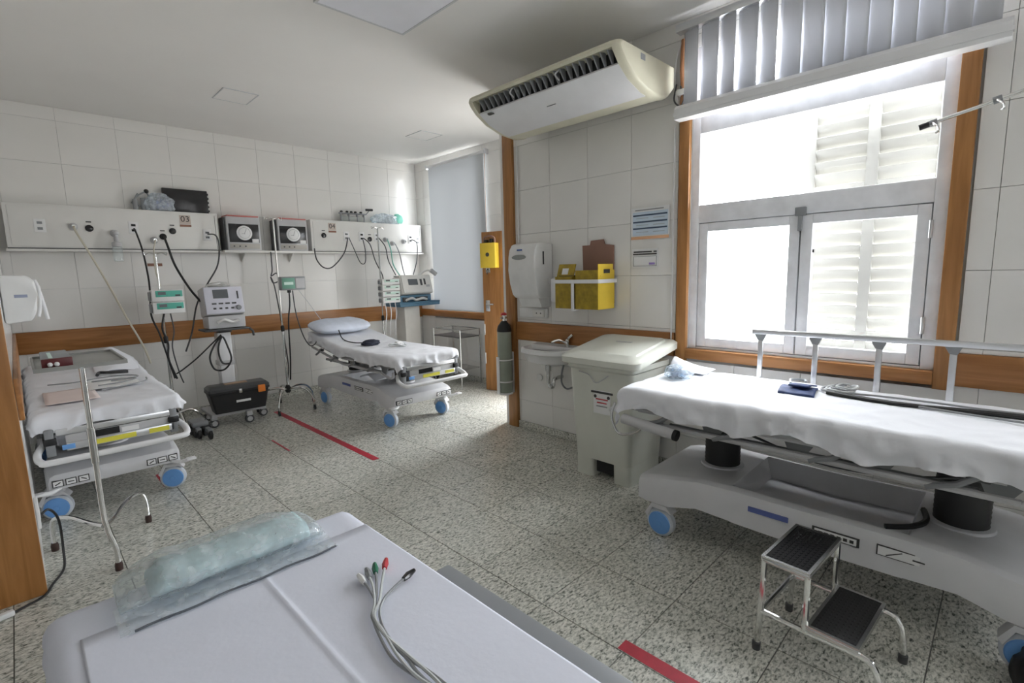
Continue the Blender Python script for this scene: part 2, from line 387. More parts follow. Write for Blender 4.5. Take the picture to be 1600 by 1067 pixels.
# wooden rails, post, casings
n_t = [0]
def trim(b, m, label):
    n_t[0] += 1; return struct(b, 'trim_%d' % n_t[0], m, label, 'trim')
trim(B().bb(XR-.018, XR+.006, 1.70, 3.30, *RAIL, .004), WOODY, 'wooden wall rail between the post and the window casing')
trim(B().bb(XR-.018, XR+.006, -2.0, .17, *RAIL, .004), WOODY, 'wooden wall rail past the window beyond the bed')
trim(B().bb(-.05, X2, YB-.018, YB+.006, .855, 1.06, .004), WOODX, 'long wooden wall rail under the headwall panels')
trim(B().bb(X2-.03, X2+.006, 4.12, YB-.02, .88, .98, .004), WOODY, 'wooden rail under the blinded recess window')
trim(B().bb(-.05, -.03, 3.31, YB-.02, .855, 1.06, .004), WOODY, 'wooden wall rail along the left partition')
trim(B().bb(XR-.03, XR+.02, 3.30, 3.42, 0, ZC, .004), WOODZ, 'tall wooden post at the end of the tiled wall')
b = B().bb(-.42, -.05, 3.215, 3.265, 0, ZC, .005); trim(b, WOODZ, 'broad wooden casing on the partition end in the foreground')
# granite skirtings
def base(b, side, label): return struct(b, 'baseboard_'+side, GRAN, label, 'baseboard')
base(B().bb(XR-.012, XR+.006, -.6, 3.30, 0, .068, .002), 'right', 'granite skirting below the sink and bin wall')
base(B().bb(0, X2, YB-.012, YB+.006, 0, .068, .002), 'back', 'granite skirting along the far wall')
base(B().bb(X2-.012, X2+.006, 4.12, YB-.013, 0, .068, .002), 'recess', 'granite skirting under the recess window')

# ------------------------------------------------------------------ window 1 (big, right wall)
W1 = sthing('window_1', 'large white wooden casement window with wood casing beside the rolling bed', 'window', (XR, .93, .9))
def win(root, y0, y1, full=True):
    L = .04
    def P(b, n, m, par=root, lab=None): return part(b, n, m, par, True, lab)
    for (a, c) in ((y0-.075, y0), (y1, y1+.075)): P(B().bb(XR-.028, XR+.03, a, c, .84, 2.98, .004), 'casing', WOODZ)
    P(B().bb(XR-.03, XR+.05, y0, y1, .86, .93, .004), 'sill_board', WOODY)
    P(B().bb(XR+.02, XR+.10, y0, y0+.06, .93, 2.95, .004), 'frame_stile', WPAINT); P(B().bb(XR+.02, XR+.10, y1-.055, y1, .93, 2.95, .004), 'frame_stile', WPAINT)
    for z0, z1 in ((.93, .945), (1.80, 1.92), (2.385, 2.62), (2.88, 2.95)): P(B().bb(XR+.02, XR+.10, y0+.06, y1-.055, z0, z1, .004), 'frame_rail', WPAINT)
    P(B().bb(XR+.052, XR+.056, y0+.06, y1-.055, 1.92, 2.385), 'pane', GLASS); P(B().bb(XR+.052, XR+.056, y0+.06, y1-.055, 2.62, 2.88), 'pane', GLASS)
    mid = y0+.67
    for a, c in ((y0+.065, mid-.004), (mid+.004, y1-.06)):
        s = P(B().bb(XR+.022, XR+.07, a, a+.058, .95, 1.795, .004), 'sash', WPAINT); 
        P(B().bb(XR+.022, XR+.07, c-.062, c, .95, 1.795, .004), 'sash_stile', WPAINT, s)
        for z0, z1 in ((.95, 1.01), (1.74, 1.795)): P(B().bb(XR+.022, XR+.07, a+.058, c-.062, z0, z1, .003), 'sash_rail', WPAINT, s)
        P(B().bb(XR+.044, XR+.048, a+.056, c-.06, 1.005, 1.745), 'pane', GLASS, s)
    for q in ((y0+.05, y0+.085, .94, 1.81), (y1-.085, y1-.045, .94, 1.81), (mid-.025, mid+.025, .94, 1.81), (y0+.05, y1-.045, .935, .965), (y0+.05, y1-.045, 1.78, 1.81)): P(B().bb(XR+.0715, XR+.10, *q, .002), 'light_stop', WPAINT)  # strips added behind the sashes to block light leaking through the gaps
    P(B().bb(XR+.004, XR+.022, mid-.03, mid+.03, 1.79, 1.84, .004).bb(XR+.004, XR+.022, mid-.012, mid+.012, 1.70, 1.79, .004), 'latch', MIDG)
    for z in (1.12, 1.62): P(B().cyl((XR+.012, y0+.063, z), (XR+.012, y0+.063, z+.09), .009, n=10), 'hinge', ALU)
    P(B().bb(XR+.03, XR+.034, mid-.06, mid-.052, 1.57, 1.59).bb(XR+.03, XR+.034, mid-.078, mid-.068, 1.57, 1.59), 'sticker', INK)
win(W1, .255, 1.61)
W3 = sthing('added_window', 'unseen white wooden window added further along the same wall to light the foreground bed', 'window', (XR, -1.85, .9)); win(W3, -2.5, -1.2)  # out-of-view window added to bring daylight onto the foreground bed
# louvred shutter leaf standing outside behind the right half of the window
sh = thing('louvre_shutter', 'white louvred shutter outside the right half of the window', 'shutter', (3.66, .62, .9))
XS = 3.66
for a, c in ((.30, .345), (.605, .665), (.93, .99)): part(B().bb(XS-.02, XS+.02, a, c, .9, 2.62, .003), 'stile', LOUV, sh, True)
for z in (.9, 2.58): 
    for a, c in ((.345, .605), (.665, .93)): part(B().bb(XS-.02, XS+.02, a, c, z, z+.04), 'cross_rail', LOUV, sh, True)
for z in (1.2, 2.2): part(B().bb(3.524, XS, .292, .306, z, z+.04, .002), 'hinge_arm', ALU, sh, True)
for a, c in ((.345, .605), (.665, .93)):
    t = B().box((0, 0, 0), (.006, c-a, .092), .0015, rot=Matrix.Rotation(-.60, 3, 'Y').to_quaternion(), seg=1); me = finish(t); me.materials.append(LOUV)
    z = .985
    while z < 2.57:
        o = bpy.data.objects.new('slat', me); COL.objects.link(o); o.parent = sh; o.location = (0, (a+c)/2-.62, z-.9); z += .0735
# vertical blind gathered short above the window
vb = thing('vertical_blind', 'short vertical slat blind over the window top with white pelmet rail', 'blind', (3.25, .87, 2.46))
part(B().bb(3.22, 3.29, .08, 1.67, 3.005, 3.05, .004), 'head_rail', ALU, vb, True)
part(B().prism([(3.205, 2.465), (3.29, 2.465), (3.29, 2.545), (3.23, 2.555), (3.205, 2.53)], 'y', .085, 1.66).bb(3.20, 3.232, .08, 1.665, 2.488, 2.506), 'pelmet', WHITEM, vb, True, ang=20)
for sgn in (.10, 1.64): part(B().bb(3.235, 3.345, sgn-.008, sgn+.008, 2.50, 2.53), 'bracket', ALU, vb, True)
y = 1.625; i = 0
while y > .14:
    wd = .116; tw = (.35, .15, .4, .12, .38, .1)[i] if i < 6 else .12+.05*math.sin(i*2.1)
    def f(u, v, y=y, tw=tw, wd=wd):
        a = (u-.5)*wd; bow = .006*(1-(2*u-1)**2)
        return Vector((3.255 + a*math.sin(tw) - bow, y-.05 + a*math.cos(tw), 2.545 + v*.462))
    o = part(B().grid(f, 6, 2), 'slat', SLAT, vb, True)
    md = o.modifiers.new('solid', 'SOLIDIFY'); md.thickness = .0012
    part(B().bb(3.248, 3.262, y-.06, y-.04, 2.998, 3.012), 'hanger', WHITEM, vb, True)
    y -= (.122, .112, .118, .114, .118, .11)[i] if i < 6 else .1; i += 1
# ------------------------------------------------------------------ recess: window with roller blind, doorway, open door
W2 = sthing('window_2', 'tall recess window hidden behind a grey roller blind', 'window', (X2+.1, 5.5, 1.0))
for a, c in ((5.0, 5.05), (6.06, 6.10), (5.5, 5.55)): part(B().bb(X2+.08, X2+.13, a, c, .98, 3.03, .003), 'frame_stile', WPAINT, W2, True)
for a, c in ((.98, 1.03), (2.98, 3.03)): part(B().bb(X2+.08, X2+.13, 5.05, 6.06, a, c, .003), 'frame_rail', WPAINT, W2, True)
for a, c in ((5.05, 5.5), (5.55, 6.06)): part(B().bb(X2+.10, X2+.104, a, c, 1.03, 2.98), 'pane', GLASS, W2, True)
rb = thing('roller_blind', 'plain grey roller blind pulled down over the recess window', 'blind', (4.41, 5.45, .98))
part(B().cyl((4.41, 4.84, 3.02), (4.41, 6.07, 3.02), .022, n=16), 'roller_tube', WHITEM, rb, True)
part(B().grid(lambda u, v: Vector((4.405+.004*math.sin(v*5), 4.86+u*1.185, .99+v*2.02)), 10, 16).bb(4.398, 4.402, 4.861, 4.862, 1, 1.001), 'fabric', BLIND, rb, True)
part(B().bb(4.395, 4.415, 4.86, 6.045, .975, .992, .003), 'bottom_bar', WHITEM, rb, True)
part(B().tube([(4.39, 4.83, 3.0), (4.388, 4.832, 2.2), (4.388, 4.83, 1.3)], .004, 6), 'pull_cord', COPPER, rb, True)
for yy in (4.825, 6.085): part(B().bb(4.385, 4.45, yy-.01, yy+.01, 2.99, 3.05, .003), 'bracket', ALU, rb, True)
D1 = sthing('door_1', 'varnished wooden door standing open beside the oxygen cylinder', 'door', (4.43, 3.97, 0))
D1.rotation_euler = (0, 0, math.atan2(.74, -.235))
part(B().bb(0, .77, -.018, .018, .008, 2.0, .003), 'leaf', WOODZ, D1)
hd = part(B().bb(.675, .735, .018, .022, 1.02, 1.16, .003), 'lock_plate', STEEL, D1)
part(B().tube([(.705, .02, 1.11), (.705, .06, 1.11), (.60, .062, 1.11)], .010, 8), 'lever', CHROME, hd)
part(B().cyl((.705, .02, 1.045), (.705, .028, 1.045), .018, n=14), 'key_cylinder', CHROME, hd)
part(B().bb(.7705, .773, -.012, .012, 1.0, 1.16), 'strike_plate', STEEL, D1)
hk = part(B().bb(.66, .72, .018, .02, 1.50, 1.56), 'hook_plate', STEEL, D1); part(B().tube([(.69, .02, 1.55), (.69, .045, 1.53), (.69, .04, 1.48)], .006, 6), 'hook', BLK, hk)
for z in (.35, .72): part(B().bb(.755, .768, .018, .0195, z, z+.14), 'scuff_guard', PAPER, D1)
def onleaf(u, v, z):  # leaf frame -> scene
    return base_mat(D1) @ Vector((u, v, z))
yb = thing('yellow_sharps_box', 'yellow sharps box hung high on the open wooden door', 'sharps box', onleaf(.63, .075, 1.56), D1.rotation_euler.z)
part(B().bb(-.105, .105, -.05, .05, 0, .30, .004), 'body', YELLOW, yb); part(B().lathe([(.025, 0), (.025, .003)], (0, .05, .16), 'y', 16), 'emblem', INK, yb)
part(B().tube([(-.08, 0, .29), (-.07, 0, .36), (0, 0, .385), (.07, 0, .36), (.08, 0, .29)], .012, 8, smooth=4), 'handle', CARD, yb)
part(B().bb(-.05, -.02, -.03, .03, .295, .35, .004).bb(.02, .05, -.03, .03, .295, .34, .004), 'inlet_flap', BLK, yb)
oc = thing('oxygen_cylinder', 'grey green oxygen cylinder in a white bracket hung on the wooden post', 'gas cylinder', (3.252, 3.375, .345))
part(B().lathe([(.03, .012), (.064, .015), (.068, .03), (.068, .60), (.058, .65), (.034, .68), (.022, .685)], n=24), 'body', OXY, oc)
part(B().lathe([(.0685, .60), (.070, .615), (.060, .652), (.036, .685), (.026, .70)], n=24), 'shoulder', BLK, oc)
part(B().cyl((0, 0, .68), (0, 0, .755), .015, n=14).cyl((-.04, 0, .73), (.04, 0, .73), .010, n=10), 'valve', CHROME, oc); part(B().lathe([(.028, .755), (.03, .768), (.016, .78)], n=12), 'valve_knob', REDP, oc)
for z in (.12, .33): part(B().tube([(.071*math.cos(a*math.pi/12), .071*math.sin(a*math.pi/12), z) for a in range(24)], .007, 6, closed=True), 'strap', WHITEM, oc)
part(B().bb(.069, .078, -.045, .045, 0, .40, .002).bb(-.078, -.070, .0, .04, 0, .36, .002), 'holder_back', WHITEM, oc); part(B().lathe([(.07, -.004), (.073, 0), (.07, .012)], n=24), 'holder_base', WHITEM, oc)

# ================================================================== CEILING FITTINGS
lp = thing('ceiling_light_panel', 'large square flush ceiling light panel, switched off', 'ceiling light', (1.77, 2.76, ZC-.012))
part(B().bb(1.46, 2.08, 2.45, 3.07, ZC-.006, ZC).bb(1.46, 1.475, 2.45, 3.07, ZC-.014, ZC-.004).bb(2.065, 2.08, 2.45, 3.07, ZC-.014, ZC-.004).bb(1.475, 2.065, 2.45, 2.465, ZC-.014, ZC-.004).bb(1.475, 2.065, 3.055, 3.07, ZC-.014, ZC-.004), 'frame', PAINTG, lp, True)
part(B().bb(1.476, 2.064, 2.466, 3.054, ZC-.012, ZC-.006), 'diffuser', FROST, lp, True)
for (x0, x1, y0, y1), lab in (((1.47, 1.76, 4.90, 5.24), 'small square flush ceiling panel above the two round dial boxes'), ((3.50, 3.80, 4.90, 5.23), 'small square flush ceiling panel in front of the roller blind')):
    h = thing('ceiling_hatch', lab, 'ceiling panel', ((x0+x1)/2, (y0+y1)/2, ZC-.008))
    t = .008
    part(B().bb(x0, x1, y0, y0+t, ZC-.006, ZC).bb(x0, x1, y1-t, y1, ZC-.006, ZC).bb(x0, x0+t, y0+t, y1-t, ZC-.006, ZC).bb(x1-t, x1, y0+t, y1-t, ZC-.006, ZC), 'rim', PAINTG, h, True)
    part(B().bb(x0+t+.002, x1-t-.002, y0+t+.002, y1-t-.002, ZC-.004, ZC), 'cover', PAINT, h, True)

# ================================================================== AIR CONDITIONER
ac = thing('air_conditioner', 'long cream under-ceiling air conditioner with dark vaned outlet', 'air conditioner', (2.96, 2.37, 2.58))
AY0, AY1 = 1.76, 3.01
prof = [(3.30, 2.83), (3.30, 2.69), (3.22, 2.615), (3.12, 2.59), (2.95, 2.605), (2.80, 2.65), (2.695, 2.715), (2.64, 2.77), (2.622, 2.80), (2.628, 2.82), (2.65, 2.83)]
cover = [(3.29, 2.82), (3.29, 2.70), (3.21, 2.625), (3.12, 2.605), (2.95, 2.622), (2.81, 2.665), (2.72, 2.72), (2.72, 2.79), (2.66, 2.80), (2.655, 2.82)]
part(B().prism(cover, 'y', AY0, AY1), 'body', CREAM, ac, True, ang=30)
part(B().prism([(3.25, 2.637), (3.21, 2.617), (3.12, 2.593), (3.02, 2.598), (3.02, 2.608), (3.25, 2.65)], 'y', AY0, AY1), 'rear_strip', CREAM, ac, True)
part(B().prism([(3.012, 2.595), (2.95, 2.603), (2.80, 2.648), (2.700, 2.71), (2.706, 2.722), (2.81, 2.664), (2.95, 2.618), (3.012, 2.610)], 'y', AY0, AY1), 'intake_panel', WHITEM, ac, True, ang=30)
part(B().prism([(2.655, 2.83), (2.63, 2.822), (2.622, 2.803), (2.632, 2.787), (2.66, 2.80), (2.72, 2.80), (2.72, 2.83)], 'y', AY0, AY1), 'front_lip', CREAM, ac, True, ang=30)
part(B().bb(2.712, 2.718, AY0, AY1, 2.72, 2.80), 'outlet_back', BLK, ac, True)
for sgn, y0 in ((-1, AY0), (1, AY1)):      # rounded end caps
    secs = []
    for k in range(7):
        a = k/6*H90; dy = sgn*.055*math.sin(a); s_ = 1-.16*(1-math.cos(a)); cx, cz = 3.02, 2.73
        secs.append([(cx+(px-cx)*(1-.07*(1-math.cos(a))), y0+dy, cz+(pz-cz)*s_) for px, pz in prof])
    part(B().loft(secs), 'end_cap', CREAM, ac, True, ang=28)
vm = B().prism([(2.640, 2.785), (2.70, 2.80), (2.71, 2.725), (2.695, 2.718)], 'y', -.004, .004); vm = finish(vm); vm.materials.append(MIDG); vm.transform(Matrix.Rotation(0, 4, 'Z'))
k = 0; y = AY0+.04
while y < AY1-.02:
    o = bpy.data.objects.new('vane', vm); COL.objects.link(o); o.parent = ac; o.location = Vector((0, y, 0))-ac.location; y += .052; k += 1
for y in (2.18, 2.60): part(B().tube([(2.662, y, 2.79), (2.655, y+.03, 2.765), (2.685, y+.02, 2.735)], .006, 6, smooth=4), 'vane_lever', GREYP, ac, True)
part(B().lathe([(.028, 0), (.03, .006), (.02, .01)], (0, 0, 0), n=18), 'sensor_eye', DKG, ac).location = Vector((2.722, 2.90, 2.69))-ac.location
part(B().bb(2.80, 2.802, 2.33, 2.41, 2.642, 2.65), 'logo', MIDG, ac, True)
part(B().bb(2.86, 2.91, AY0-.057, AY0-.052, 2.765, 2.80), 'sticker', MIDG, ac, True)
for y in (1.95, 2.85): part(B().bb(3.28, 3.358, y-.03, y+.03, 2.70, 2.80, .004), 'wall_bracket', ALU, ac, True)
pl = thing('pipe_bundle', 'brown lagged pipe bundle with loose cords beside the window top', 'pipes', (3.33, 1.66, 2.52))
part(B().tube([(3.325, 1.655, 2.99), (3.322, 1.66, 2.8), (3.325, 1.65, 2.68), (3.32, 1.66, 2.56)], .022, 10, smooth=5), 'lagged_pipe', COPPER, pl, True)
part(B().tube([(3.31, 1.70, 2.72), (3.30, 1.71, 2.62), (3.29, 1.66, 2.57), (3.30, 1.64, 2.62), (3.31, 1.67, 2.7)], .006, 6, smooth=6), 'cord', DKG, pl, True)
part(B().tube([(3.32, 1.66, 3.0), (3.315, 1.70, 2.9), (3.31, 1.715, 2.75), (3.31, 1.69, 2.6)], .006, 6, smooth=6), 'white_cord', WHITEP, pl, True)
part(B().bb(3.28, 3.345, 1.62, 1.685, 2.64, 2.675, .005), 'strap', PAPER, pl, True)
# chrome rod with hooks on the wall past the window
rd = thing('hook_rod', 'thin chrome rod with hooks reaching across the window edge', 'rod', (3.34, -.5, 2.05))
part(B().cyl((3.25, .375, 2.155), (3.29, -.62, 2.395), .009, n=12), 'rod', CHROME, rd, True)
part(B().cyl((3.248, .385, 2.152), (3.2515, .33, 2.166), .014, n=12), 'end_cap', BLK, rd, True)
for y in (.335, .115):
    z = 2.155-(y-.375)*.241; 
    part(B().tube([(3.24, y, z), (3.225, y-.01, z-.012), (3.21, y-.025, z-.03), (3.20, y-.03, z-.05), (3.21, y-.02, z-.056)], .005, 6, smooth=4), 'hook', CHROME, rd, True)
    part(B().cyl((3.2515, y+.012, z-.003), (3.2525, y-.018, z+.004), .016, n=12), 'collar', MIDG, rd, True)
part(B().bb(3.27, 3.36, -.64, -.60, 2.36, 2.43, .004), 'wall_mount', STEEL, rd, True)

# ================================================================== RIGHT WALL ITEMS
td = thing('paper_towel_dispenser', 'white rounded paper towel dispenser beside the wooden post', 'towel dispenser', (3.24, 2.99, 1.26))
pr = [(3.354, 1.74), (3.354, 1.27), (3.19, 1.27), (3.155, 1.30), (3.13, 1.40), (3.112, 1.52), (3.11, 1.62), (3.125, 1.69), (3.155, 1.735), (3.19, 1.745)]
part(B().prism(pr, 'y', 2.845, 3.155, .012), 'housing', WHITEP, td, True, ang=40)
part(B().lathe([(.085, 0), (.07, .003)], (0, 0, 0), 'x', 24), 'window', mat('smoky grey window', (.30, .32, .31), .15), td).matrix_local = Matrix.Translation(Vector((3.108, 3.02, 1.625))-td.location) @ Matrix.Diagonal((-1, 1, .25, 1)) 
part(B().bb(3.112, 3.115, 2.985, 3.045, 1.68, 1.693), 'logo', mat('blue logo print', (.08, .16, .45), .5), td, True)
part(B().bb(3.22, 3.235, 2.842, 2.846, 1.56, 1.67), 'slot', BLK, td, True)
part(B().prism([(3.35, 1.272), (3.35, 1.19), (3.24, 1.19), (3.20, 1.272)], 'y', 2.88, 3.12), 'base_mouth', WHITEP, td, True)
part(B().lathe([(.028, 0), (.026, .012)], (3.30, 2.845-.012, 1.42), 'y', 16), 'lock_knob', WHITEP, td, True)
op = thing('outlet_box', 'white double outlet box under the paper towel dispenser', 'socket', (3.345, 3.06, 1.085))
part(B().bb(3.33, 3.354, 2.91, 3.245, 1.085, 1.172, .005), 'body', WHITEP, op, True); part(B().bb(3.322, 3.331, 2.93, 3.07, 1.095, 1.162, .004), 'socket_plate', PANELM, op, True)
for yy in (2.97, 3.02): part(B().cyl((3.319, yy, 1.128), (3.323, yy, 1.128), .006, n=8), 'pin_hole', DKG, op, True)
# sharps boxes in a white wall holder
hb = thing('sharps_holder', 'white wire wall holder carrying the cardboard sharps boxes', 'holder', (3.24, 2.38, 1.2))
part(B().bb(3.10, 3.115, 2.19, 2.64, 1.40, 1.43, .003).bb(3.115, 3.354, 2.19, 2.202, 1.40, 1.43, .003).bb(3.115, 3.354, 2.628, 2.64, 1.40, 1.43, .003), 'top_band', WHITEM, hb, True)
part(B().bb(3.10, 3.112, 2.425, 2.45, 1.195, 1.40, .002).bb(3.10, 3.35, 2.425, 2.45, 1.185, 1.197, .002).bb(3.34, 3.352, 2.425, 2.45, 1.185, 1.45), 'strap', WHITEM, hb, True)
part(B().bb(3.17, 3.354, 2.648, 2.665, 1.21, 1.46, .004).bb(3.15, 3.18, 2.64, 2.70, 1.25, 1.44, .008), 'side_bracket', WHITEM, hb, True)
sb1 = thing('sharps_box', 'yellow cardboard sharps box in the holder with raised flap, nearer the window', 'sharps box', (3.22, 2.31, 1.2), group='sharps boxes in the holder')
part(B().bb(3.118, 3.335, 2.205, 2.42, 1.2, 1.50, .003), 'carton', YELD, sb1, True); part(B().bb(3.118, 3.335, 2.203, 2.2045, 1.2, 1.50), 'side_print', YELLOW, sb1, True)
part(B().bb(3.125, 3.32, 2.206, 2.212, 1.50, 1.545).bb(3.15, 3.30, 2.2, 2.206, 1.45, 1.46), 'flap', YELLOW, sb1, True); part(B().bb(3.19, 3.27, 2.2005, 2.203, 1.475, 1.505), 'print_mark', INK, sb1, True)
sb2 = thing('sharps_box', 'dark yellow cardboard sharps box in the holder with tilted open lid, nearer the towel dispenser', 'sharps box', (3.22, 2.53, 1.2), group='sharps boxes in the holder')
part(B().bb(3.118, 3.335, 2.452, 2.625, 1.2, 1.455, .003), 'carton', YELD, sb2, True)
part(B().box((3.16, 2.54, 1.50), (.008, .17, .11), .002, rot=Matrix.Rotation(.35, 3, 'Y').to_quaternion()), 'lid', YELD, sb2, True); part(B().box((3.152, 2.545, 1.495), (.004, .06, .05), 0, rot=Matrix.Rotation(.35, 3, 'Y').to_quaternion()), 'lid_label', PAPER, sb2, True)
part(B().bb(3.14, 3.30, 2.46, 2.60, 1.456, 1.462), 'top_opening', BLK, sb2, True)
cb = thing('cardboard_sheet', 'brown cardboard flap sheet standing behind the yellow sharps boxes', 'cardboard', (3.345, 2.37, 1.24))
part(B().prism([(2.21, 1.24), (2.50, 1.24), (2.515, 1.70), (2.44, 1.70), (2.43, 1.735), (2.31, 1.74), (2.295, 1.70), (2.215, 1.69)], 'x', 3.340, 3.350), 'sheet', CARD, cb, True)
# posters
p1 = thing('notice_sheet', 'white notice with three dark blue lines and orange bottom band', 'notice', (3.352, 1.91, 1.715))
part(B().bb(3.349, 3.353, 1.755, 2.065, 1.715, 1.945), 'sheet', PAPER, p1, True)
part(B().bb(3.346, 3.349, 1.765, 2.05, 1.745, 1.915), 'table_print', LBLUE, p1, True)
for z in (1.885, 1.837, 1.79): part(B().bb(3.344, 3.346, 1.77, 2.045, z, z+.011), 'row_bar', NAVY, p1, True)
for z in (1.865, 1.815, 1.765):
    part(B().bb(3.3445, 3.346, 1.79, 1.88, z, z+.006).bb(3.3445, 3.346, 1.92, 2.02, z+.002, z+.007), 'row_text', mat('faint print', (.45, .5, .55), .7), p1, True)
part(B().bb(3.346, 3.349, 1.757, 2.063, 1.717, 1.738), 'bottom_band', PEACH, p1, True)
part(B().bb(3.346, 3.349, 1.80, 2.03, 1.925, 1.932), 'heading_text', GREYC, p1, True)
p2 = thing('notice_card', 'smaller white card with two bold dark text lines and a violet mark', 'notice', (3.352, 1.945, 1.51))
part(B().bb(3.349, 3.353, 1.84, 2.055, 1.51, 1.648), 'sheet', PAPER, p2, True)
for z, a, c in ((1.62, 1.89, 2.04), (1.62, 1.85, 1.875), (1.603, 1.85, 2.045)): part(B().bb(3.346, 3.349, a, c, z, z+.010), 'bold_text', INK, p2, True)
part(B().bb(3.346, 3.349, 1.85, 2.045, 1.52, 1.523).bb(3.346, 3.349, 1.85, 2.045, 1.59, 1.593).bb(3.346, 3.349, 1.85, 1.853, 1.523, 1.59).bb(3.346, 3.349, 2.042, 2.045, 1.523, 1.59), 'box_print', GREYC, p2, True)
part(B().bb(3.346, 3.349, 1.865, 1.91, 1.53, 1.545), 'stamp', PURP, p2, True)
# conduit lines on the wall
single(B().cyl((3.345, 3.245, 1.75), (3.345, 3.245, 2.62), .006, n=8), 'conduit', WHITEP, 'thin white conduit running up from the towel dispenser', 'conduit')
single(B().cyl((3.342, 1.722, .90), (3.342, 1.722, 2.46), .006, n=8), 'cable_conduit', WHITEP, 'thin white cable conduit beside the window casing', 'conduit')
# sink
sk = thing('wash_basin', 'small white wall basin beside the big bin', 'sink', (3.2, 2.82, .6))
def ring(hw, x0, z, n=28):
    out = []
    for k in range(n+1):
        a = math.pi*k/n; out.append((3.353-(3.353-x0)*abs(math.sin(a))**.7, 2.82+hw*math.copysign(abs(math.cos(a))**.7, math.cos(a)), z))
    return out
part(B().loft([ring(.10, 3.24, .68), ring(.22, 3.11, .72), ring(.255, 3.08, .79), ring(.27, 3.06, .80), ring(.27, 3.06, .835), ring(.25, 3.08, .84), ring(.225, 3.11, .815), ring(.16, 3.18, .745)]), 'basin', WHITEM, sk, True, ang=40)
part(B().bb(3.29, 3.353, 2.57, 3.07, .80, .85, .008), 'rear_ledge', WHITEM, sk, True)
tp = part(B().cyl((3.315, 2.66, .845), (3.315, 2.66, .90), .016, n=14).tube([(3.315, 2.66, .88), (3.25, 2.70, .915), (3.19, 2.735, .90)], .011, 10, smooth=5), 'tap', CHROME, sk, True)
part(B().tube([(3.315, 2.66, .90), (3.32, 2.65, .93), (3.325, 2.615, .96)], .010, 8).ball((3.315, 2.66, .905), .02, 12, 8), 'tap_lever', CHROME, tp, True)
part(B().cyl((3.22, 2.80, .64), (3.22, 2.80, .70), .026, n=14).tube([(3.22, 2.80, .65), (3.22, 2.80, .53), (3.225, 2.78, .50), (3.245, 2.77, .50), (3.25, 2.765, .55), (3.27, 2.76, .57), (3.354, 2.755, .575)], .017, 10, smooth=5), 'trap', STEEL, sk, True)
part(B().tube([(3.315, 2.66, .80), (3.28, 2.69, .66), (3.29, 2.71, .54), (3.32, 2.68, .48), (3.352, 2.62, .50)], .008, 8, smooth=6), 'supply_hose', MIDG, sk, True)
single(B().lathe([(.032, 0), (.032, -.008), (.02, -.014)], (3.354, 3.02, .53), 'x', 18), 'drain_fitting', WHITEP, 'round white pipe cap low on the wall beneath the basin', 'cap')
# big bin
bn = thing('rubbish_bin', 'large off-white plastic bin with overhanging lid beside the basin', 'bin', (3.05, 1.985, 0))
def rr(x0, x1, y0, y1, z, r=.04, n=5):
    out = []
    for cx, cy, a0 in ((x1-r, y1-r, 0), (x0+r, y1-r, 1), (x0+r, y0+r, 2), (x1-r, y0+r, 3)):
        for k in range(n+1):
            a = (a0+k/n)*H90; out.append((cx+r*math.cos(a), cy+r*math.sin(a), z))
    return out
part(B().loft([rr(2.845, 3.28, 1.757, 2.215, .14), rr(2.843, 3.285, 1.755, 2.217, .155), rr(2.815, 3.31, 1.722, 2.25, .80), rr(2.800, 3.32, 1.705, 2.265, .815), rr(2.800, 3.32, 1.705, 2.265, .85)]), 'body', BINM, bn, True, ang=40)
for (y0, y1) in ((1.757, 1.895), (2.065, 2.215)):
    part(B().loft([rr(2.852, 3.26, y0, y1, 0, .03), rr(2.848, 3.28, y0, y1, .142, .03)]), 'foot', BINM, bn, True)
part(B().bb(2.90, 3.25, 1.897, 2.063, .03, .14), 'axle_recess', BLK, bn, True)
def lidz(x): return .868+(x-2.77)*.16
def lid(x0, x1, y0, y1, dz, r): return [(px, py, lidz(px)+dz) for px, py, _ in rr(x0, x1, y0, y1, 0, r)]
part(B().loft([lid(2.78, 3.33, 1.665, 2.285, -.03, .05), lid(2.765, 3.335, 1.65, 2.30, -.02, .05), lid(2.765, 3.335, 1.65, 2.30, .02, .05), lid(2.785, 3.325, 1.67, 2.28, .034, .05), lid(2.83, 3.30, 1.72, 2.235, .036, .05), lid(2.84, 3.295, 1.73, 2.225, .047, .05)]), 'lid', BINM, bn, True, ang=40)
part(B().box((3.13, 1.98, lidz(3.13)+.048), (.03, .13, .002), 0), 'embossed_mark', GREYP, bn, True)
lb_ = part(B().bb(2.816, 2.8195, 1.89, 2.03, .50, .665), 'label', PAPER, bn, True)
part(B().bb(2.8135, 2.816, 1.87, 2.05, .645, .66), 'text_bar', INK, lb_, True)
for y, z, wd in ((1.96, .60, .10), (1.96, .575, .08), (1.96, .55, .09)): part(B().bb(2.8135, 2.816, y-wd/2, y+wd/2, z, z+.008), 'text_line', REDP if z > .57 else GREYC, lb_, True)
for y in (1.905, 2.015): part(B().lathe([(.012, 0), (.012, .002)], (2.8138, y, .622), 'x', 12), 'emblem', INK, lb_, True)
part(B().tube([(2.806, 2.15, .785), (2.803, 2.06, .77), (2.803, 2.0, .72), (2.803, 1.9, .78)], .004, 6, smooth=6), 'rim_crack', GREYP, bn, True)

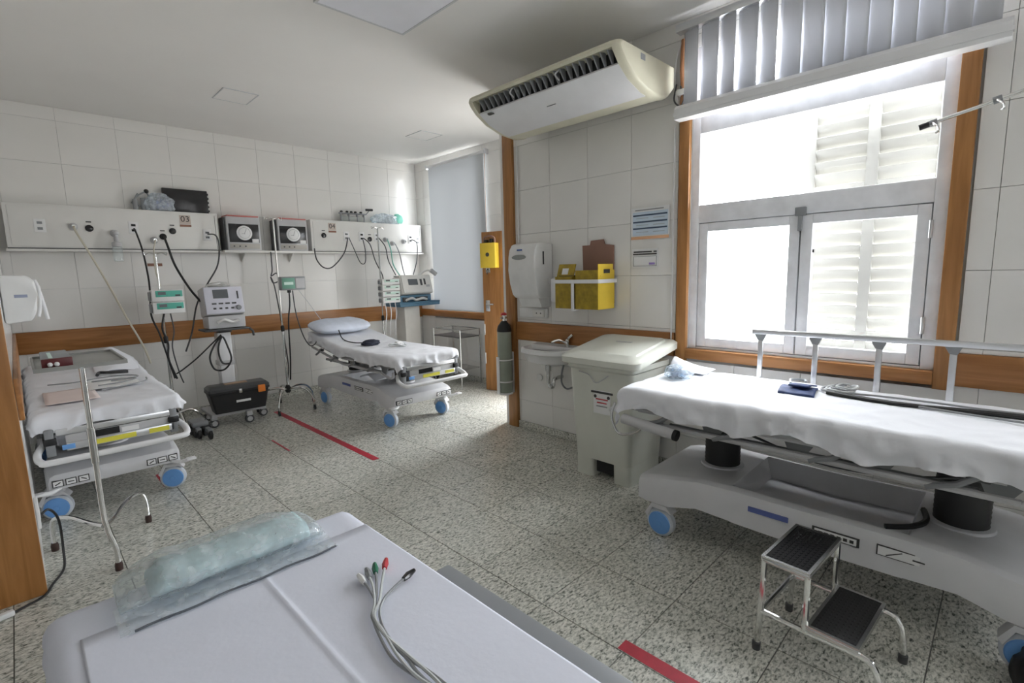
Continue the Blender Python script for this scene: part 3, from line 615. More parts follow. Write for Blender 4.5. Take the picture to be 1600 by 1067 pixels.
# ================================================================== BACK WALL: HEADWALL PANELS
def outlet(root, x, z, kind):
    y = 6.30
    if kind == 'valve':
        p = part(B().lathe([(.035, 0), (.035, -.012), (.024, -.016), (.024, -.034), (.014, -.04)], (x, y, z), 'y', 18), 'gas_valve', GREYP, root, True)
        part(B().lathe([(.016, -.036), (.016, -.055)], (x, y, z), 'y', 12), 'valve_nut', CHROME, p, True)
    elif kind == 'gas':
        p = part(B().lathe([(.032, 0), (.032, -.010), (.022, -.014)], (x, y, z), 'y', 18), 'gas_outlet', BLKG, root, True)
        part(B().bb(x-.02, x+.02, y-.004, y, z+.055, z+.066), 'tag', DKG, p, True)
    else:
        p = part(B().bb(x-.04, x+.04, y-.006, y, z-.06, z+.06, .003), 'socket', PAPER, root, True)
        for dz in (.026, -.026): part(B().bb(x-.018, x+.018, y-.009, y-.005, z+dz-.011, z+dz+.011), 'socket_hole', BLKG if kind == 'dark' else MIDG, p, True)
def headwall(name, x0, x1, label, number, nx, items):
    r = thing(name, label, 'headwall', ((x0+x1)/2, 6.37, 1.80))
    part(B().bb(x0, x1, 6.305, 6.444, 1.83, 2.225, .006), 'body', PANELM, r, True)
    part(B().bb(x0-.012, x1+.012, 6.285, 6.444, 1.80, 1.822, .003), 'bottom_ledge', PANELM, r, True)
    part(B().bb(x0+.03, x1-.03, 6.300, 6.306, 1.845, 2.205, .003), 'front_cover', PANELM, r, True)
    part(B().bb(x0, x1, 6.30, 6.312, 1.822, 1.832), 'gap_shade_strip', DKG, r, True)  # dark strip stands in for the shade between ledge and body
    part(B().bb(x1-.035, x1-.031, 6.299, 6.301, 1.84, 2.2), 'cover_joint', DKG, r, True)
    s = part(B().bb(nx-.05, nx+.05, 6.296, 6.301, 2.10, 2.19), 'number_plate', SIGNP, r, True)
    part(textmesh(number, .085, facing('y', (nx, 6.2955, 2.148))), 'number', INK, s, True)
    part(B().bb(nx-.052, nx+.052, 6.295, 6.297, 2.07, 2.092), 'caption_strip', mat('brown caption print', (.30, .15, .10), .6), s, True)
    for x, z, k in items: outlet(r, x, z, k)
    return r
headwall('medical_gas_unit', .01, 1.70, 'ivory headwall panel over the stretcher with papers, black case on top, numbered 03', '03', 1.385, [(.24, 2.03, 'pale'), (.47, 2.03, 'valve'), (.585, 2.02, 'gas'), (.77, 1.98, 'valve'), (.93, 2.04, 'dark'), (1.09, 1.92, 'valve'), (1.17, 1.96, 'gas'), (1.26, 2.02, 'gas'), (1.58, 1.99, 'dark')])
headwall('medical_gas_unit', 2.74, 4.41, 'ivory headwall panel over the pillow stretcher, reaching the recess corner, numbered 04', '04', 3.02, [(2.90, 2.03, 'gas'), (3.21, 2.03, 'dark'), (3.43, 2.03, 'dark'), (3.55, 2.0, 'gas'), (3.66, 2.03, 'pale'), (3.79, 2.0, 'valve'), (3.90, 1.95, 'valve'), (4.09, 1.98, 'valve'), (4.21, 2.02, 'dark'), (4.33, 2.0, 'pale')])
sf = thing('wall_shelf', 'white shelf between the two headwall panels', 'shelf', (2.22, 6.35, 1.80))
part(B().bb(1.715, 2.725, 6.22, 6.444, 1.80, 1.826, .003), 'board', PANELM, sf, True)
for x in (1.95, 2.5): part(B().prism([(6.30, 1.80), (6.444, 1.80), (6.444, 1.70)], 'x', x-.006, x+.006), 'bracket', PANELM, sf, True)
def dialbox(x0, label):
    W_, y0 = .355, 6.235
    r = thing('dial_box', label, 'gauge', (x0+W_/2, 6.33, 1.826), group='dial boxes on the shelf')
    part(B().bb(x0, x0+W_, y0, 6.43, 1.8262, 2.20, .008), 'case', GREYP, r, True)
    part(B().bb(x0+.02, x0+W_-.02, y0-.006, y0+.001, 1.915, 2.12, .003), 'face', BLKG, r, True)
    d = part(B().lathe([(.082, 0), (.082, -.006), (.076, -.009)], (x0+W_/2, y0-.006, 2.02), 'y', 32), 'dial', PAPER, r, True)
    part(B().tube([(x0+W_/2+.06*math.cos(a*math.pi/16), y0-.0155, 2.02+.06*math.sin(a*math.pi/16)) for a in range(32)], .0016, 5, closed=True), 'scale_ring', GREYC, d, True)
    part(B().box((x0+W_/2+.008, y0-.017, 2.035), (.004, .001, .06), 0, rot=Matrix.Rotation(.4, 3, 'Y').to_quaternion()).box((x0+W_/2-.012, y0-.017, 2.012), (.035, .001, .004), 0), 'needle', GREYC, d, True)
    part(B().bb(x0+.02, x0+W_-.02, y0-.004, y0+.001, 1.845, 1.90, .002), 'control_strip', mat('beige grey strip', (.46, .44, .40), .5), r, True)
    part(B().bb(x0+W_-.10, x0+W_-.03, y0-.009, y0-.005, 1.915, 1.955), 'sticker', PAPER, r, True)
    for k in range(3): part(B().cyl((x0+.06+k*.06, y0-.012, 1.872), (x0+.06+k*.06, y0, 1.872), .008, n=10), 'knob', DKG, r, True)
    part(B().bb(x0+.01, x0+W_-.01, y0-.003, 6.43, 2.20, 2.215, .003), 'top_strip', mat('dull red strip', (.55, .17, .15), .5), r, True)
    part(B().bb(x0-.02, x0, y0+.03, 6.42, 1.83, 2.19), 'side_rail', DKG, r, True)
    return r
dialbox(1.76, 'grey gauge box with round dial on the shelf end by the black case')
dialbox(2.31, 'grey gauge box with round dial on the shelf end above the arched-foot stand')
# things standing on top of the panels
bx = thing('black_case', 'flat black ribbed case standing on the 03 panel', 'case', (1.43, 6.39, 2.226))
part(B().bb(1.225, 1.645, 6.392, 6.44, 2.2262, 2.475, .006), 'shell', BLKG, bx, True)
for k in range(5): part(B().bb(1.645, 1.655, 6.395, 6.437, 2.25+k*.045, 2.27+k*.045, .002), 'rib', BLK, bx, True)
def crumple(c, r, seed, amp=.25, sc=2.2, nu=28, nv=18):
    def fn(q):
        d = 1+amp*nz(q, sc, seed)+amp*.4*nz(q, sc*2.5, seed+3); q = q*d
        if q.z < -.55: q.z = -.55
        return q
    return B().ball(c, r, nu, nv, fn)
g1 = thing('mask_bag', 'clear plastic bag with a blue breathing mask on the 03 panel', 'bag', (1.17, 6.36, 2.226))
part(crumple((1.19, 6.335, 2.29), (.13, .045, .11), 3), 'bag', BAGM, g1, True)
part(crumple((1.20, 6.335, 2.285), (.085, .03, .06), 8), 'mask', mat('blue violet rubber', (.22, .26, .42), .5, var=.4, vs=25), g1, True)
g2 = thing('tube_set', 'dark connector set with tubing beside the mask bag on the 03 panel', 'tubing', (1.02, 6.37, 2.226))
part(B().tube([(.95, 6.37, 2.29), (1.0, 6.36, 2.36), (1.08, 6.37, 2.41), (1.10, 6.38, 2.33), (1.03, 6.37, 2.27), (.97, 6.36, 2.30), (1.01, 6.36, 2.39)], .008, 6, smooth=6), 'tube', MIDG, g2, True)
part(B().cyl((.98, 6.37, 2.2265), (.98, 6.37, 2.33), .022, n=12).cyl((1.05, 6.37, 2.2265), (1.05, 6.37, 2.35), .024, n=12), 'connector', GREYC, g2, True); part(B().ball((1.085, 6.37, 2.42), .022, 10, 8), 'cap', BLK, g2, True)
g3 = thing('circuit_rack', 'dark wire rack of breathing connectors on the 04 panel', 'rack', (3.36, 6.37, 2.226))
for x in (3.19, 3.30, 3.42, 3.52): part(B().cyl((x, 6.37, 2.2265), (x, 6.37, 2.34), .014, n=10), 'post', MIDG, g3, True)
part(B().bb(3.17, 3.56, 6.35, 6.40, 2.33, 2.345, .004), 'tray', MIDG, g3, True)
for x in (3.20, 3.28, 3.34, 3.40, 3.48): part(B().ball((x, 6.37, 2.356), (.022, .018, .016), 8, 6), 'connector', BLKG, g3, True)
part(B().bb(3.20, 3.54, 6.36, 6.42, 2.2265, 2.30, .01), 'grey_block', mat('blurred grey plastic', (.42, .44, .42), .6, var=.2), g3, True)
part(B().cyl((3.56, 6.37, 2.40), (3.66, 6.37, 2.405), .016, n=10), 'handle', BLK, g3, True); part(B().tube([(3.56, 6.37, 2.34), (3.6, 6.37, 2.38), (3.6, 6.37, 2.4)], .007, 6), 'stem', MIDG, g3, True)
g4 = thing('mask_bag', 'clear bag with pale green breathing mask at the end of the 04 panel', 'bag', (3.95, 6.37, 2.226))
part(crumple((3.86, 6.37, 2.275), (.22, .055, .09), 11), 'bag', BAGM, g4, True); part(crumple((4.06, 6.37, 2.29), (.085, .04, .085), 14, .15), 'mask', mat('sea green rubber', (.22, .62, .50), .5), g4, True)
# suction bottle under the 03 panel
sbt = thing('suction_jar', 'small clear jar hanging under a valve of the 03 panel', 'jar', (.77, 6.24, 1.70))
part(B().lathe([(.036, 1.705), (.04, 1.71), (.04, 1.84), (.034, 1.85)], (.77, 6.225, 0), n=18), 'jar', CLEAR, sbt, True)
part(B().lathe([(.041, 1.848), (.041, 1.885), (.02, 1.895), (.018, 1.96), (.026, 1.965), (.026, 1.99), (.01, 1.995)], (.77, 6.225, 0), n=16).cyl((.77, 6.225, 1.975), (.77, 6.262, 1.98), .012, n=10), 'head', GREYP, sbt, True)
def wallsign(x0, x1, z, lab): single(B().bb(x0, x1, 6.441, 6.444, z, z+.03), 'strip_label', mat('brown caption print', (.3, .15, .1), .6), lab, 'label')
wallsign(1.03, 1.16, 1.66, 'small brown label strip on the tiles below the 03 panel')
# left wall: dispenser, socket
sd = thing('soap_dispenser', 'white plastic dispenser on the partition wall above the bed', 'dispenser', (0, 3.75, 1.3))
part(B().prism([(-.048, 1.55), (-.048, 1.30), (.055, 1.31), (.078, 1.36), (.088, 1.45), (.085, 1.52), (.055, 1.55)], 'y', 3.62, 3.82, .015), 'housing', CLEAR if False else WHITEP, sd, True, ang=40)
part(B().tube([(.085, 3.64, 1.525), (.098, 3.66, 1.48), (.095, 3.66, 1.40), (.082, 3.65, 1.33)], .007, 8, smooth=5), 'edge_bead', WHITEM, sd, True)
part(B().tube([(.088, 3.72, 1.51), (.102, 3.72, 1.45), (.112, 3.72, 1.37), (.118, 3.72, 1.31)], .008, 8, smooth=5), 'push_lever', WHITEM, sd, True)
part(B().bb(.0, .05, 3.618, 3.6205, 1.435, 1.45), 'logo', mat('grey blue print', (.3, .33, .45), .5), sd, True)
so = thing('wall_socket', 'white wall socket low on the partition by the casing', 'socket', (-.04, 3.42, .28))
part(B().bb(-.049, -.035, 3.36, 3.46, .28, .42, .004), 'plate', WHITEP, so, True); part(B().bb(-.0355, -.033, 3.39, 3.43, .32, .38), 'insert', PANELM, so, True)

# ================================================================== STRETCHER BEDS
def sheet_mesh(x0, x1, y0, y1, zf, drop, seed, r=.035, wr=.012, top=.003, crease=None, res=.018, sag=0):
    L, W = (y1-y0)+2*drop, (x1-x0)+2*drop; nu, nv = int(W/res), int(L/res)
    ix0, ix1, iy0, iy1 = x0+r, x1-r, y0+r, y1-r; q = r*H90
    def f(u, v):
        X = x0-drop+u*W; Y = y0-drop+v*L
        cx, cy = min(max(X, ix0), ix1), min(max(Y, iy0), iy1); dx, dy = X-cx, Y-cy; e = math.hypot(dx, dy)
        n1 = nz((X, Y, 0), 5, seed)*.5+(.5-2*abs(nz((X+.4*Y, Y-.4*X, 0), 6, seed+5)))*.6
        if e < 1e-6:
            z = zf(Y)+max(-.002, top*n1)
            if crease:
                for (kx, amp) in crease: z += amp*math.exp(-((X-kx-.006*math.sin(Y*4))/.006)**2)
            return Vector((X, Y, z))
        ox, oy = dx/e, dy/e
        if e <= q: h, d = r*math.sin(e/r), r*(1-math.cos(e/r))
        else: h, d = r, r+(e-q)
        t = min(1, e/(drop+r))
        fold = ((1-2*abs(nz((X*.8+Y*.35, Y*.8-X*.35, 0), 9, seed+9)))*.9-.35+nz((X, Y, 0), 24, seed+2)*.5)*wr*t**.7
        fold = max(fold, -.002)
        hang = 1+(.55*nz((X, Y, 0), 4, seed+7) if wr > .01 else 0)
        return Vector((cx+ox*(h+fold+.004*t), cy+oy*(h+fold+.004*t), zf(cy)-d*hang+max(-.002, top*n1)*(1-t)))
    return B().grid(f, nu, nv)
def caster_parts(root, x, y, sw):
    R = .08; M = Matrix.Translation((x, y, 0)) @ Matrix.Rotation(sw, 4, 'Z')
    def P(b, n, m, par):
        me = finish(b); me.transform(M); return part(me, n, m, par)
    c = P(B().bb(-.030, .030, -.05, .05, .165, .215, .012).prism([(-.075, .15), (-.045, .19), (.045, .19), (.085, .12), (.07, .10), (.04, .165), (-.04, .165)], 'x', -.034, .034), 'caster', BEDW, root)
    P(B().lathe([(R-.012, -.026), (R, -.016), (R, .016), (R-.012, .026)], (0, 0, R), 'x', 28), 'wheel', LTIRE, c)
    for s in (-1, 1): P(B().lathe([(R-.014, 0), (R-.018, s*.005), (.02, s*.009), (.018, s*.012)], (s*.026, 0, R), 'x', 26), 'wheel_disc', BLUE, c)
def stretcher(label, loc, zt, tilt=0, yb=.15, rails=(-1, 1), group=None, detail=True, swivel=.0):
    r = thing('hospital_stretcher', label, 'stretcher', (*loc, 0), 0, group)
    hw, hl = .34, .975; z0 = zt-.08          # deck top
    tn = math.tan(tilt)
    def lift(y): return max(0, y-yb)*tn
    # moulded base shell
    def sec(y, w, zb, ztp, zi):
        i = w-.05
        return [(-w, y, zb), (-w, y, ztp-.05), (-w+.012, y, ztp-.012), (-w+.035, y, ztp), (-i, y, ztp), (-i+.02, y, zi), (i-.02, y, zi), (i, y, ztp), (w-.035, y, ztp), (w-.012, y, ztp-.012), (w, y, ztp-.05), (w, y, zb), (w-.05, y, zb+.03), (-w+.05, y, zb+.03)]
    S_ = [(-.87, .30, .24, .30, .30), (-.855, .345, .20, .325, .325), (-.80, .355, .195, .34, .34), (-.66, .355, .20, .365, .365), (-.52, .335, .23, .385, .385), (-.36, .32, .215, .385, .385), (-.33, .318, .21, .385, .27), (0, .312, .20, .38, .26),
          (.33, .318, .21, .385, .27), (.36, .32, .215, .385, .385), (.52, .335, .23, .385, .385), (.66, .355, .20, .365, .365), (.80, .355, .195, .34, .34), (.855, .345, .20, .325, .325), (.87, .30, .24, .30, .30)]
    sh_ = part(B().loft([sec(*q) for q in S_]), 'base_shell', BEDW, r, ang=32)
    for x in (-.315, .315):
        for y in (-.725, .725): caster_parts(r, x, y, swivel if y < 0 else swivel*.4)
    for y in (-.50, .52):
        prof = []
        z = .384; k = 0
        while z < z0-.07: prof.append((.094 if k % 2 else .0915, z)); z += .011; k += 1
        col_ = part(B().lathe(prof, (0, y, 0), n=28), 'lift_column', BLK, r)
        part(B().lathe([(.115, .380), (.112, .392), (.098, .396)], (0, y, 0), n=28), 'collar', BEDW, col_)
        part(B().bb(-.13, .13, y-.11, y+.11, z0-.078, z0-.05, .006), 'column_head', BEDG, col_)
    # deck
    fr = B()
    for x in (-hw+.03, hw-.03): fr.bb(x-.02, x+.02, -hl+.02, yb+.02, z0-.05, z0-.004, .004)
    for y in (-hl+.04, -.5, yb-.06): fr.bb(-hw+.03, hw-.03, y-.02, y+.02, z0-.05, z0-.02, .004)
    fr.bb(-hw+.02, hw-.02, -hl, yb, z0-.012, z0)
    fr.bb(-.10, .10, -.60, .62, z0-.07, z0-.05, .004)
    part(fr, 'foot_deck', BEDG, r)
    bk = B(); ang = math.atan(tn); L = (hl-yb)/math.cos(ang); R_ = Matrix.Rotation(ang, 3, 'X')
    def bo(x0, x1, u0, u1, w0, w1, bev=.004):
        c = R_ @ Vector(((x0+x1)/2, (u0+u1)/2, (w0+w1)/2)); bk.box(c+Vector((0, yb, z0)), (x1-x0, u1-u0, w1-w0), bev, rot=R_.to_quaternion())
    for x in (-hw+.03, hw-.03): bo(x-.02, x+.02, .0, L-.02, -.05, -.006)
    bo(-hw+.02, hw-.02, 0, L, -.014, -.002); bo(-hw+.05, hw-.05, L-.06, L-.02, -.05, -.02)
    part(bk, 'back_deck', BEDG, r)
    # mattress with dark base
    def msec(y, ins=0):
        a, z = hw-.012-ins, z0+lift(y)
        return [(-a+.01, y, z+.002), (-a, y, z+.012), (-a, y, z+.062-ins), (-a+.02, y, z+.074-ins), (a-.02, y, z+.074-ins), (a, y, z+.062-ins), (a, y, z+.012), (a-.01, y, z+.002)]
    part(B().loft([msec(-hl+.01, .015), msec(-hl+.025)]+[msec(-hl+.05+(2*hl-.1)*k/24) for k in range(25)]+[msec(hl-.025), msec(hl-.01, .015)]), 'mattress', DKG, r)
    # foot end: board, labels, bumper
    y = -hl
    fp = part(B().bb(-hw+.06, hw-.02, y-.028, y-.004, z0-.05, z0-.012, .005), 'foot_rail', ALU, r)
    part(B().bb(-hw+.10, hw-.03, y-.018, y-.008, z0-.15, z0-.055, .004), 'foot_board', GREYP, r)
    part(B().bb(-hw+.10, hw-.03, y-.03, y-.018, z0-.15, z0-.105, .003), 'label_bar', ALU, r)
    part(B().bb(-.10, .10, y-.034, y-.030, z0-.143, z0-.113), 'warning_sticker', YLAB, r, label='yellow warning sticker')
    part(B().bb(.17, .28, y-.034, y-.030, z0-.143, z0-.113), 'warning_sticker', YLAB, r, label='yellow warning sticker')
    part(B().bb(-.14, .02, y-.021, y-.017, z0-.10, z0-.058), 'slot', BLKG, r)
    part(B().bb(.03, .12, y-.022, y-.018, z0-.10, z0-.07), 'tag', PAPER, r)
    part(B().bb(-.26, -.20, y-.034, y-.028, z0-.14, z0-.11, .002), 'blue_badge', BLUE, r)
    part(B().tube([(-hw+.01, y+.06, z0-.10), (-hw-.03, y-.02, z0-.14), (-hw-.02, y-.11, z0-.17), (-hw+.06, y-.14, z0-.175), (hw-.06, y-.14, z0-.175), (hw+.02, y-.11, z0-.17), (hw+.03, y-.02, z0-.14), (hw-.01, y+.06, z0-.10)], .019, 12, smooth=5), 'bumper_bar', WHITEM, r)
    for s in (-1, 1):
        part(B().bb(s*(hw-.03)-.022, s*(hw-.03)+.022, y-.03, y+.05, z0-.17, z0-.005, .008), 'corner_post', MIDG, r)
        part(B().bb(s*(hw-.03)-.03, s*(hw-.03)+.03, y-.04, y-.01, z0-.10, z0-.06, .006), 'post_knob', BLK, r)
    # head end: push handle
    hz = lift(hl)
    part(B().tube([(-hw+.03, hl-.03, z0-.03+hz), (-hw+.02, hl+.05, z0-.06+hz), (-hw+.06, hl+.09, z0-.08+hz), (hw-.06, hl+.09, z0-.08+hz), (hw-.02, hl+.05, z0-.06+hz), (hw-.03, hl-.03, z0-.03+hz)], .014, 10, smooth=4), 'push_bar', ALU, r)
    # folded side rails hanging under the deck edge
    for s in rails:
        x = s*(hw+.012)
        sr = part(B().tube([(x, -.62, z0-.035), (x, yb, z0-.035), (x, hl-.12, z0-.035+lift(hl-.12))], .012, 8).tube([(x, -.66, z0-.10), (x, yb, z0-.10), (x, hl-.06, z0-.10+lift(hl-.06))], .014, 8), 'side_rail', GREYP, r)
        part(B().bb(x-.01, x+.01, -.70, hl-.1 if tilt == 0 else yb+.1, z0-.028, z0-.006, .003), 'edge_channel', BEDG, sr)
        for yy in (-.55, -.15, .28, .66):
            l = lift(yy)*.6
            part(B().tube([(x+s*.004, yy, z0-.03+l), (x+s*.012, yy+.06, z0-.075+l), (x+s*.004, yy+.15, z0-.11+l)], .013, 8), 'rail_link', MIDG, sr)
            part(B().bb(x-.012, x+.016, yy-.03, yy+.04, z0-.052+l, z0-.03+l, .004), 'rail_joint', DKG, sr)
        part(B().tube([(x, -.66, z0-.10), (x, -.80, z0-.13), (x, -.86, z0-.12), (x, -.88, z0-.07)], .012, 8, smooth=4), 'release_handle', GREYP, sr)
    for s in rails:
        x = s*(hw-.06)
        part(B().tube([(x, -.55, z0-.115), (x, .70, z0-.115)], .016, 8), 'lower_tube', BEDG, r)
        for yy in (-.62, -.25, .05, .45): part(B().prism([(yy-.06, z0-.05), (yy+.08, z0-.05), (yy+.05, z0-.12), (yy-.01, z0-.13)], 'x', x-.006, x+.006), 'link_plate', MIDG, r)
        part(B().tube([(s*.12, -.58, z0-.10), (s*.2, -.3, z0-.15), (s*.22, 0, z0-.16), (s*.18, .3, z0-.11)], .007, 6, smooth=5), 'brake_cable', DKG, r)
    # pictogram stickers and lever on the base
    for s in (-1, 1):
        for k in range(3):
            x = s*.24+(k-1)*.062
            st = part(B().bb(x-.027, x+.027, -.8712-.002, -.86, .25, .292), 'pictogram', INK, sh_)
            part(B().bb(x-.022, x+.022, -.8745, -.873, .255, .287), 'pictogram_field', PAPER, st); part(B().box((x, -.8755, .271), (.03, .001, .006), 0, rot=Matrix.Rotation(.5*(k-1), 3, 'Y').to_quaternion()), 'pictogram_mark', INK, st)
    if detail:
        for s in (-1, 1):
            X = s*.3195
            nm = part(B().bb(X-.003, X+.003, -.20, -.02, .285, .325), 'name_plate', INK, sh_); part(B().bb(X-.0045, X+.0045, -.19, -.03, .29, .32), 'plate_field', PAPER, nm)
            for k in range(6): part(B().bb(X-.0055, X+.0055, -.18+k*.024, -.165+k*.024, .298, .312), 'letter_block', INK, nm)
            ar = part(B().bb(X-.003, X+.003, -.56, -.26, .285, .33), 'warning_plate', INK, sh_); part(B().bb(X-.0045, X+.0045, -.555, -.265, .289, .326), 'plate_field', PAPER, ar)
            
            for b_ in (B().box((X, -.50, .307), (.012, .07, .004), 0, rot=Matrix.Rotation(.4, 3, 'X').to_quaternion()), B().box((X, -.32, .307), (.012, .06, .004), 0, rot=Matrix.Rotation(-.5, 3, 'X').to_quaternion()), B().bb(X-.006, X+.006, -.44, -.38, .303, .309)): part(b_, 'plate_mark', INK, ar)
            part(B().bb(X-.003, X+.003, .08, .26, .30, .325), 'blue_logo', mat('blue violet print', (.12, .16, .42), .5), sh_)
    for s in (-1, 1): part(B().tube([(s*.25, -.80, .25), (s*.33, -.88, .23), (s*.40, -.91, .24)], .013, 8, smooth=4).bb(s*.40-.03, s*.40+.03, -.935, -.885, .235, .25, .005), 'brake_pedal', WHITEM, r)
    return r, z0
ZT1 = .73
bed1, _ = stretcher('white stretcher below the 03 panel with dark pads and papers on it', (.36, 4.96), ZT1, math.radians(5.5), swivel=1.25)
bed2, _ = stretcher('white stretcher with pillow and raised back below the 04 panel', (2.82, 4.98), ZT1, math.radians(9), swivel=.35)
bed3, _ = stretcher('white stretcher with raised far rail standing under the big window', (2.765, .575), .83)
bed4, _ = stretcher('stretcher in the foreground carrying the plastic-wrapped roll', (.325, .51), .75, rails=(), detail=False)
part(B().bb(.345, .432, -.90, .52, .685, .715, .006), 'edge_rim', MIDG, bed4)
part(B().bb(-.372, -.345, -.90, .50, .63, .668, .006), 'edge_rim', GREYP, bed4)
# raised aluminium side rail on the window side of bed 3
X = .375
sr = part(B().bb(X-.012, X+.012, -.92, .515, .518+.575, .518+.605, .004), 'guard_rail', ALU, bed3)
for y in (.465, .175, -.115, -.405, -.69): 
    p = part(B().bb(X-.006, X+.006, y-.014, y+.014, .72, 1.09, .003), 'guard_post', ALU, sr); part(B().prism([(y-.03, 1.093), (y+.034, 1.093), (y+.016, 1.06), (y-.014, 1.055)], 'x', X-.010, X+.010), 'pivot_cap', MIDG, sr)
part(B().bb(X-.02, X-.004, -.75, .52, .70, .735, .003), 'guard_base', BEDG, sr)
X = -.375
hl_ = part(B().cyl((X-.02, .93, .66), (X-.02, .62, .63), .028, n=16), 'cylinder_rack', GREYP, bed3); part(B().cyl((X-.02, .62, .63), (X-.02, .60, .628), .029, n=16), 'rack_cap', BLK, hl_)
part(B().tube([(X-.01, .99, .74), (X-.03, 1.0, .66), (X-.03, .95, .57), (X-.02, .84, .60), (X-.01, .80, .66)], .008, 8, smooth=5), 'rack_wire', STEEL, hl_)
def bed_sheet(bed, zt, tilt, yb, seed, label, drop=.10, m=SHEET, wr=.014, crease=None, hwx=.372, name='bed_sheet', top=.004):
    c = bed.location; tn = math.tan(tilt)
    zf = lambda y: zt+.004+(max(0, y-c.y-yb)**1.0)*tn
    return single(sheet_mesh(c.x-hwx, c.x+hwx, c.y-.98, c.y+.98, zf, drop, seed, crease=crease, wr=wr, top=top), name, m, label, 'sheet', ang=80)
bed_sheet(bed1, ZT1, math.radians(5.5), .15, 3, 'rumpled white sheet on the stretcher below the 03 panel', .08, wr=.040, top=.013)
bed_sheet(bed2, ZT1, math.radians(9), .15, 11, 'white fitted sheet on the stretcher with the raised back', .085, wr=.042, top=.009)
bed_sheet(bed3, .83, 0, .15, 19, 'bright white sheet with loose folds on the stretcher under the window', .10, wr=.055, top=.010)
bed_sheet(bed4, .75, 0, .15, 27, 'smooth bluish white sheet on the foreground stretcher', .03, m=SHEETB, wr=.006, hwx=.365, top=.002)
def patch(name, m, label, cat, x0, x1, y0, y1, zf, seed, amp=.004, th=.003, nx=40, ny=60, crease=None):
    def f(u, v):
        X = x0+u*(x1-x0); Y = y0+v*(y1-y0); z = zf(X, Y)+amp*max(-.6, nz((X, Y, 0), 9, seed))
        for kx, a in (crease or ()): z += a*math.exp(-((X-kx-.004*math.sin(Y*4))/.006)**2)
        return Vector((X, Y, z))
    o = single(B().grid(f, nx, ny), name, m, label, cat, ang=80); md = o.modifiers.new('thick', 'SOLIDIFY'); md.thickness = th; md.offset = 1; return o
patch('draw_sheet', SHEETB, 'upper folded sheet with a long centre crease on the foreground stretcher', 'sheet', .015, .672, -.44, 1.325, lambda x, y: .7565, 31, .001, .0012, crease=[(.367, .0032)], nx=140, ny=40)
# --- foreground bed: wrapped roll and lead bundle
rl = thing('wrapped_roll', 'bluish padded roll in crinkled clear plastic on the foreground stretcher', 'roll', (.33, 1.39, .76))
def rollsec(x, ry, rz, seed, n=26):
    out = []
    for k in range(n):
        a = 2*math.pi*k/n; d = 1+.10*nz((x*6, math.cos(a)*1.5, math.sin(a)*1.5), 2, seed)
        out.append((x, 1.395+ry*math.cos(a)*d, .760+max(0, rz*(1+math.sin(a)*d))))
    return out
part(B().loft([rollsec(.145+.37*k/22, (.062 if 0 < k < 22 else .045), (.036 if 0 < k < 22 else .025), 4) for k in range(23)]), 'pad', GELB, rl, True, ang=60)
part(B().loft([rollsec(.085+.46*k/40, .085*(1-.25*abs(k/20-1)**6)*(1+.08*nz((k*.35, 0, 0), 1, 5)), .044*(1-.55*abs(k/20-1)**5)*(1+.1*nz((k*.35, 3, 0), 1, 5)), 9+k*.02, 44) for k in range(41)]), 'plastic_wrap', FILM, rl, True, ang=25)
part(B().grid(lambda u, v: Vector((.075+.48*u, 1.26+.10*v, .7625+.012*v*v+.004*nz((u*9, v*3, 0), 1, 3))), 40, 8), 'wrap_edge', FILM, rl, True)
part(B().tube([(.10+.45*k/20, 1.262+.003*math.sin(k), .7635) for k in range(21)], .0028, 6), 'wrap_edge_shade', mat('painted edge shade', (.10, .11, .13), .5), rl, True)  # dark line drawn in as the shade along the wrap edge
ec = thing('lead_bundle', 'bundle of grey ECG leads with coloured clips on the foreground stretcher', 'cable bundle', (.5, .85, .762))
trunk = [(.50, .955), (.472, .92), (.458, .86), (.45, .78), (.452, .70), (.462, .60), (.47, .45), (.46, .25)]
heads = [((.515, 1.045), WHITEP), ((.535, 1.055), MIDG), ((.556, 1.062), mat('dark green clip', (.02, .16, .09), .4)), ((.582, 1.062), REDP), ((.592, .985), BLKG)]
for i, ((hx, hy), hm) in enumerate(heads):
    off = (i-2)*.0045
    pts = [(hx, hy, .772), (hx*.55+.505*.45, hy*.55+.96*.45, .770)]+[(x+off+.006*math.sin(y*22+i*1.4), y, .7685+.0035*(i % 2)) for x, y in trunk]
    part(B().tube(pts, .0034, 6, smooth=6), 'lead_wire', PGREY if i % 2 else GREYC, ec, True)
    d = Vector((hx-.505, hy-.96, 0)).normalized()
    part(B().tube([Vector((hx, hy, .772))-d*.006, Vector((hx, hy, .773))+d*.012, Vector((hx, hy, .773))+d*.034], [.006, .0085, .005], 8), 'clip', hm, ec, True)
# --- bed 3: cuff, cables, wrapped mask, folded corner
cf = thing('pressure_cuff', 'folded navy blood pressure cuff on the sheet under the window', 'cuff', (2.92, .74, .838))
part(B().grid(lambda u, v: Vector((2.79+.20*u, .66+.17*v+.03*u, .842+.012*math.sin(u*3.1)+.004*nz((u*4, v*4, 0), 1, 2))), 14, 14), 'band', CUFF, cf, True).modifiers.new('t', 'SOLIDIFY').thickness = .010
part(B().grid(lambda u, v: Vector((2.86+.15*u, .70+.10*v, .862+.012*math.sin(u*3.1+1))), 10, 8), 'flap', CUFF, cf, True).modifiers.new('t', 'SOLIDIFY').thickness = .008
part(B().tube([(2.90, .80, .872), (2.98, .82, .876), (3.0, .76, .876), (2.95, .74, .876)], .006, 6, smooth=5), 'hose', PGREY, cf, True)
cb3 = thing('cable_coil', 'coiled grey and black monitor cables trailing along the sheet under the window', 'cable', (2.98, .4, .838))
